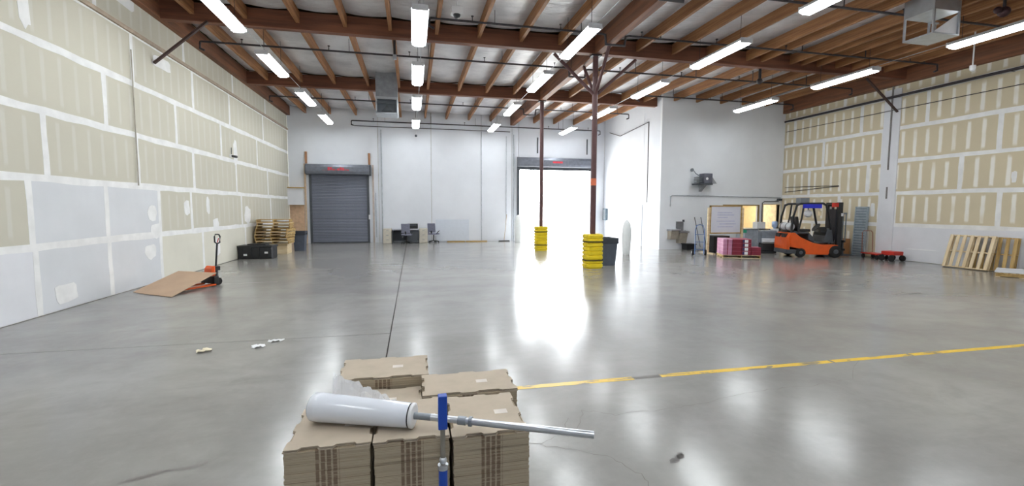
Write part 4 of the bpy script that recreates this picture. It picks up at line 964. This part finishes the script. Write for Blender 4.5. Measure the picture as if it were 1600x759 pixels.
pallet('pale pallet under the six stacks of flat cardboard', (0.0, 2.76, 0), (0, 0, 0), (PINE, PINE_OLD), 1.2, 1.3, 8, None, seed=31)
stack(-.585, -.212, 2.125, 2.55, PZ, ZC, 'front cardboard stack under the white roll end', 1)
stack(-.192, .156, 2.115, 2.57, PZ, ZC, 'front cardboard stack just behind the blue post', 2)
stack(.176, .548, 2.09, 2.545, PZ, ZC, 'front cardboard stack under the long silver rod', 3)
stack(.045, .605, 2.60, 2.93, PZ, ZC, 'wide cardboard stack behind the silver rod', 4)
stack(-.50, .035, 2.60, 2.93, PZ, ZC - .06, 'lowest cardboard stack, behind the white roll', 5)
stack(-.485, .085, 2.95, 3.34, PZ, ZC + .005, 'hindmost cardboard stack, farthest from the blue post', 6)

# stretch-wrap roll with rod
t = thing('wrap_roll', 'white tapered film roll on a silver rod lying across the cardboard', 'film roll', (0, 0, .004))
P0, P1 = Vector((-.515, 2.40, .875)), Vector((-.02, 2.22, .862))
dr = (P1 - P0).normalized(); mr = dr.to_track_quat('Z', 'Y').to_matrix(); Lr = (P1 - P0).length
MB().lathe([(.03, 0), (.058, 0), (.070, .012), (.072, .05), (.060, Lr - .02), (.058, Lr)], P0, 28, mr).build('film', WHITEP, t)
MB().lathe([(.04, Lr), (.061, Lr), (.061, Lr + .012), (.050, Lr + .014)], P0, 28, mr).build('end_ring', WHITEMET, t); MB().lathe([(.058, Lr - .012), (.0588, Lr - .009), (.0588, Lr - .004), (.058, Lr - .001)], P0, 28, mr).build('ring_groove', DARKSTEEL, t)
Q0, Q1, Q2, Q3 = P1 + dr * .015, P1 + dr * .10, Vector((.615, 1.945, .855)), Vector((.80, 1.875, .848))
MB().cyl(Q0, Q1, .017, n=12).build('threaded_end', GREYMET, t)
MB().tube([Q1, Q1 + (Q2 - Q1) * .5, Q2, Q3], .0165, 14).build('rod', STEEL, t)
cc = Q1 + (Q2 - Q1) * .27; cd = (Q2 - Q1).normalized()
MB().cyl(cc - cd * .02, cc + cd * .02, .021, n=12).cyl(cc + cd * .035, cc + cd * .05, .024, n=12).build('collar', GREYMET, t)
# crumpled clear film behind the roll
cm = NT('clear_crumpled_film'); cm.set((.93, .94, .96), .06); cm.b.inputs['Alpha'].default_value = .55; cm.b.inputs['Specular IOR Level'].default_value = .9
mb = MB(); vs = []; nx, ny = 26, 9
for j in range(ny + 1):
    for i in range(nx + 1):
        u, v = i / nx, j / ny
        px = -.43 + u * .33; py = 2.47 - u * .06 + v * .10
        hgt = .805 + (.15 * (1 - u) + .04) * math.sin(math.pi * min(1, max(0, v))) ** .7 + .045 * mnoise.noise((u * 9, v * 5, 2.2)) * math.sin(math.pi * v)
        vs.append((px + .012 * mnoise.noise((u * 14, v * 9, 7)), py, max(.804, hgt)))
mb.add(vs, [(j * (nx + 1) + i, j * (nx + 1) + i + 1, (j + 1) * (nx + 1) + i + 1, (j + 1) * (nx + 1) + i) for j in range(ny) for i in range(nx)])
tag(mb.build('crumpled_film', cm.m), 'crumpled clear plastic film behind the white roll on cardboard', 'plastic film')
# blue post standing in front
t = thing('post_jack', 'blue and steel upright post standing before the cardboard stacks', 'post', (.118, 1.98, 0))
MB().box(-.07, -.06, 0, .07, .06, .012).build('foot_plate', BLUE, t); MB().cyl((0, 0, .012), (0, 0, .72), .020, n=16).build('lower_tube', BLUE, t)
MB().cyl((0, 0, .72), (0, 0, .92), .011, n=12).build('steel_rod', simple('dull_rod', (150, 146, 138), .4, .6), t)
MB().cyl((0, 0, .715), (0, 0, .735), .024, n=14).sphere((0, 0, .755), .018, 12).build('collar_nut', STEEL, t)
MB().box(-.02, -.02, .905, .02, .02, 1.058).build('upper_grip', BLUE, t, .004)
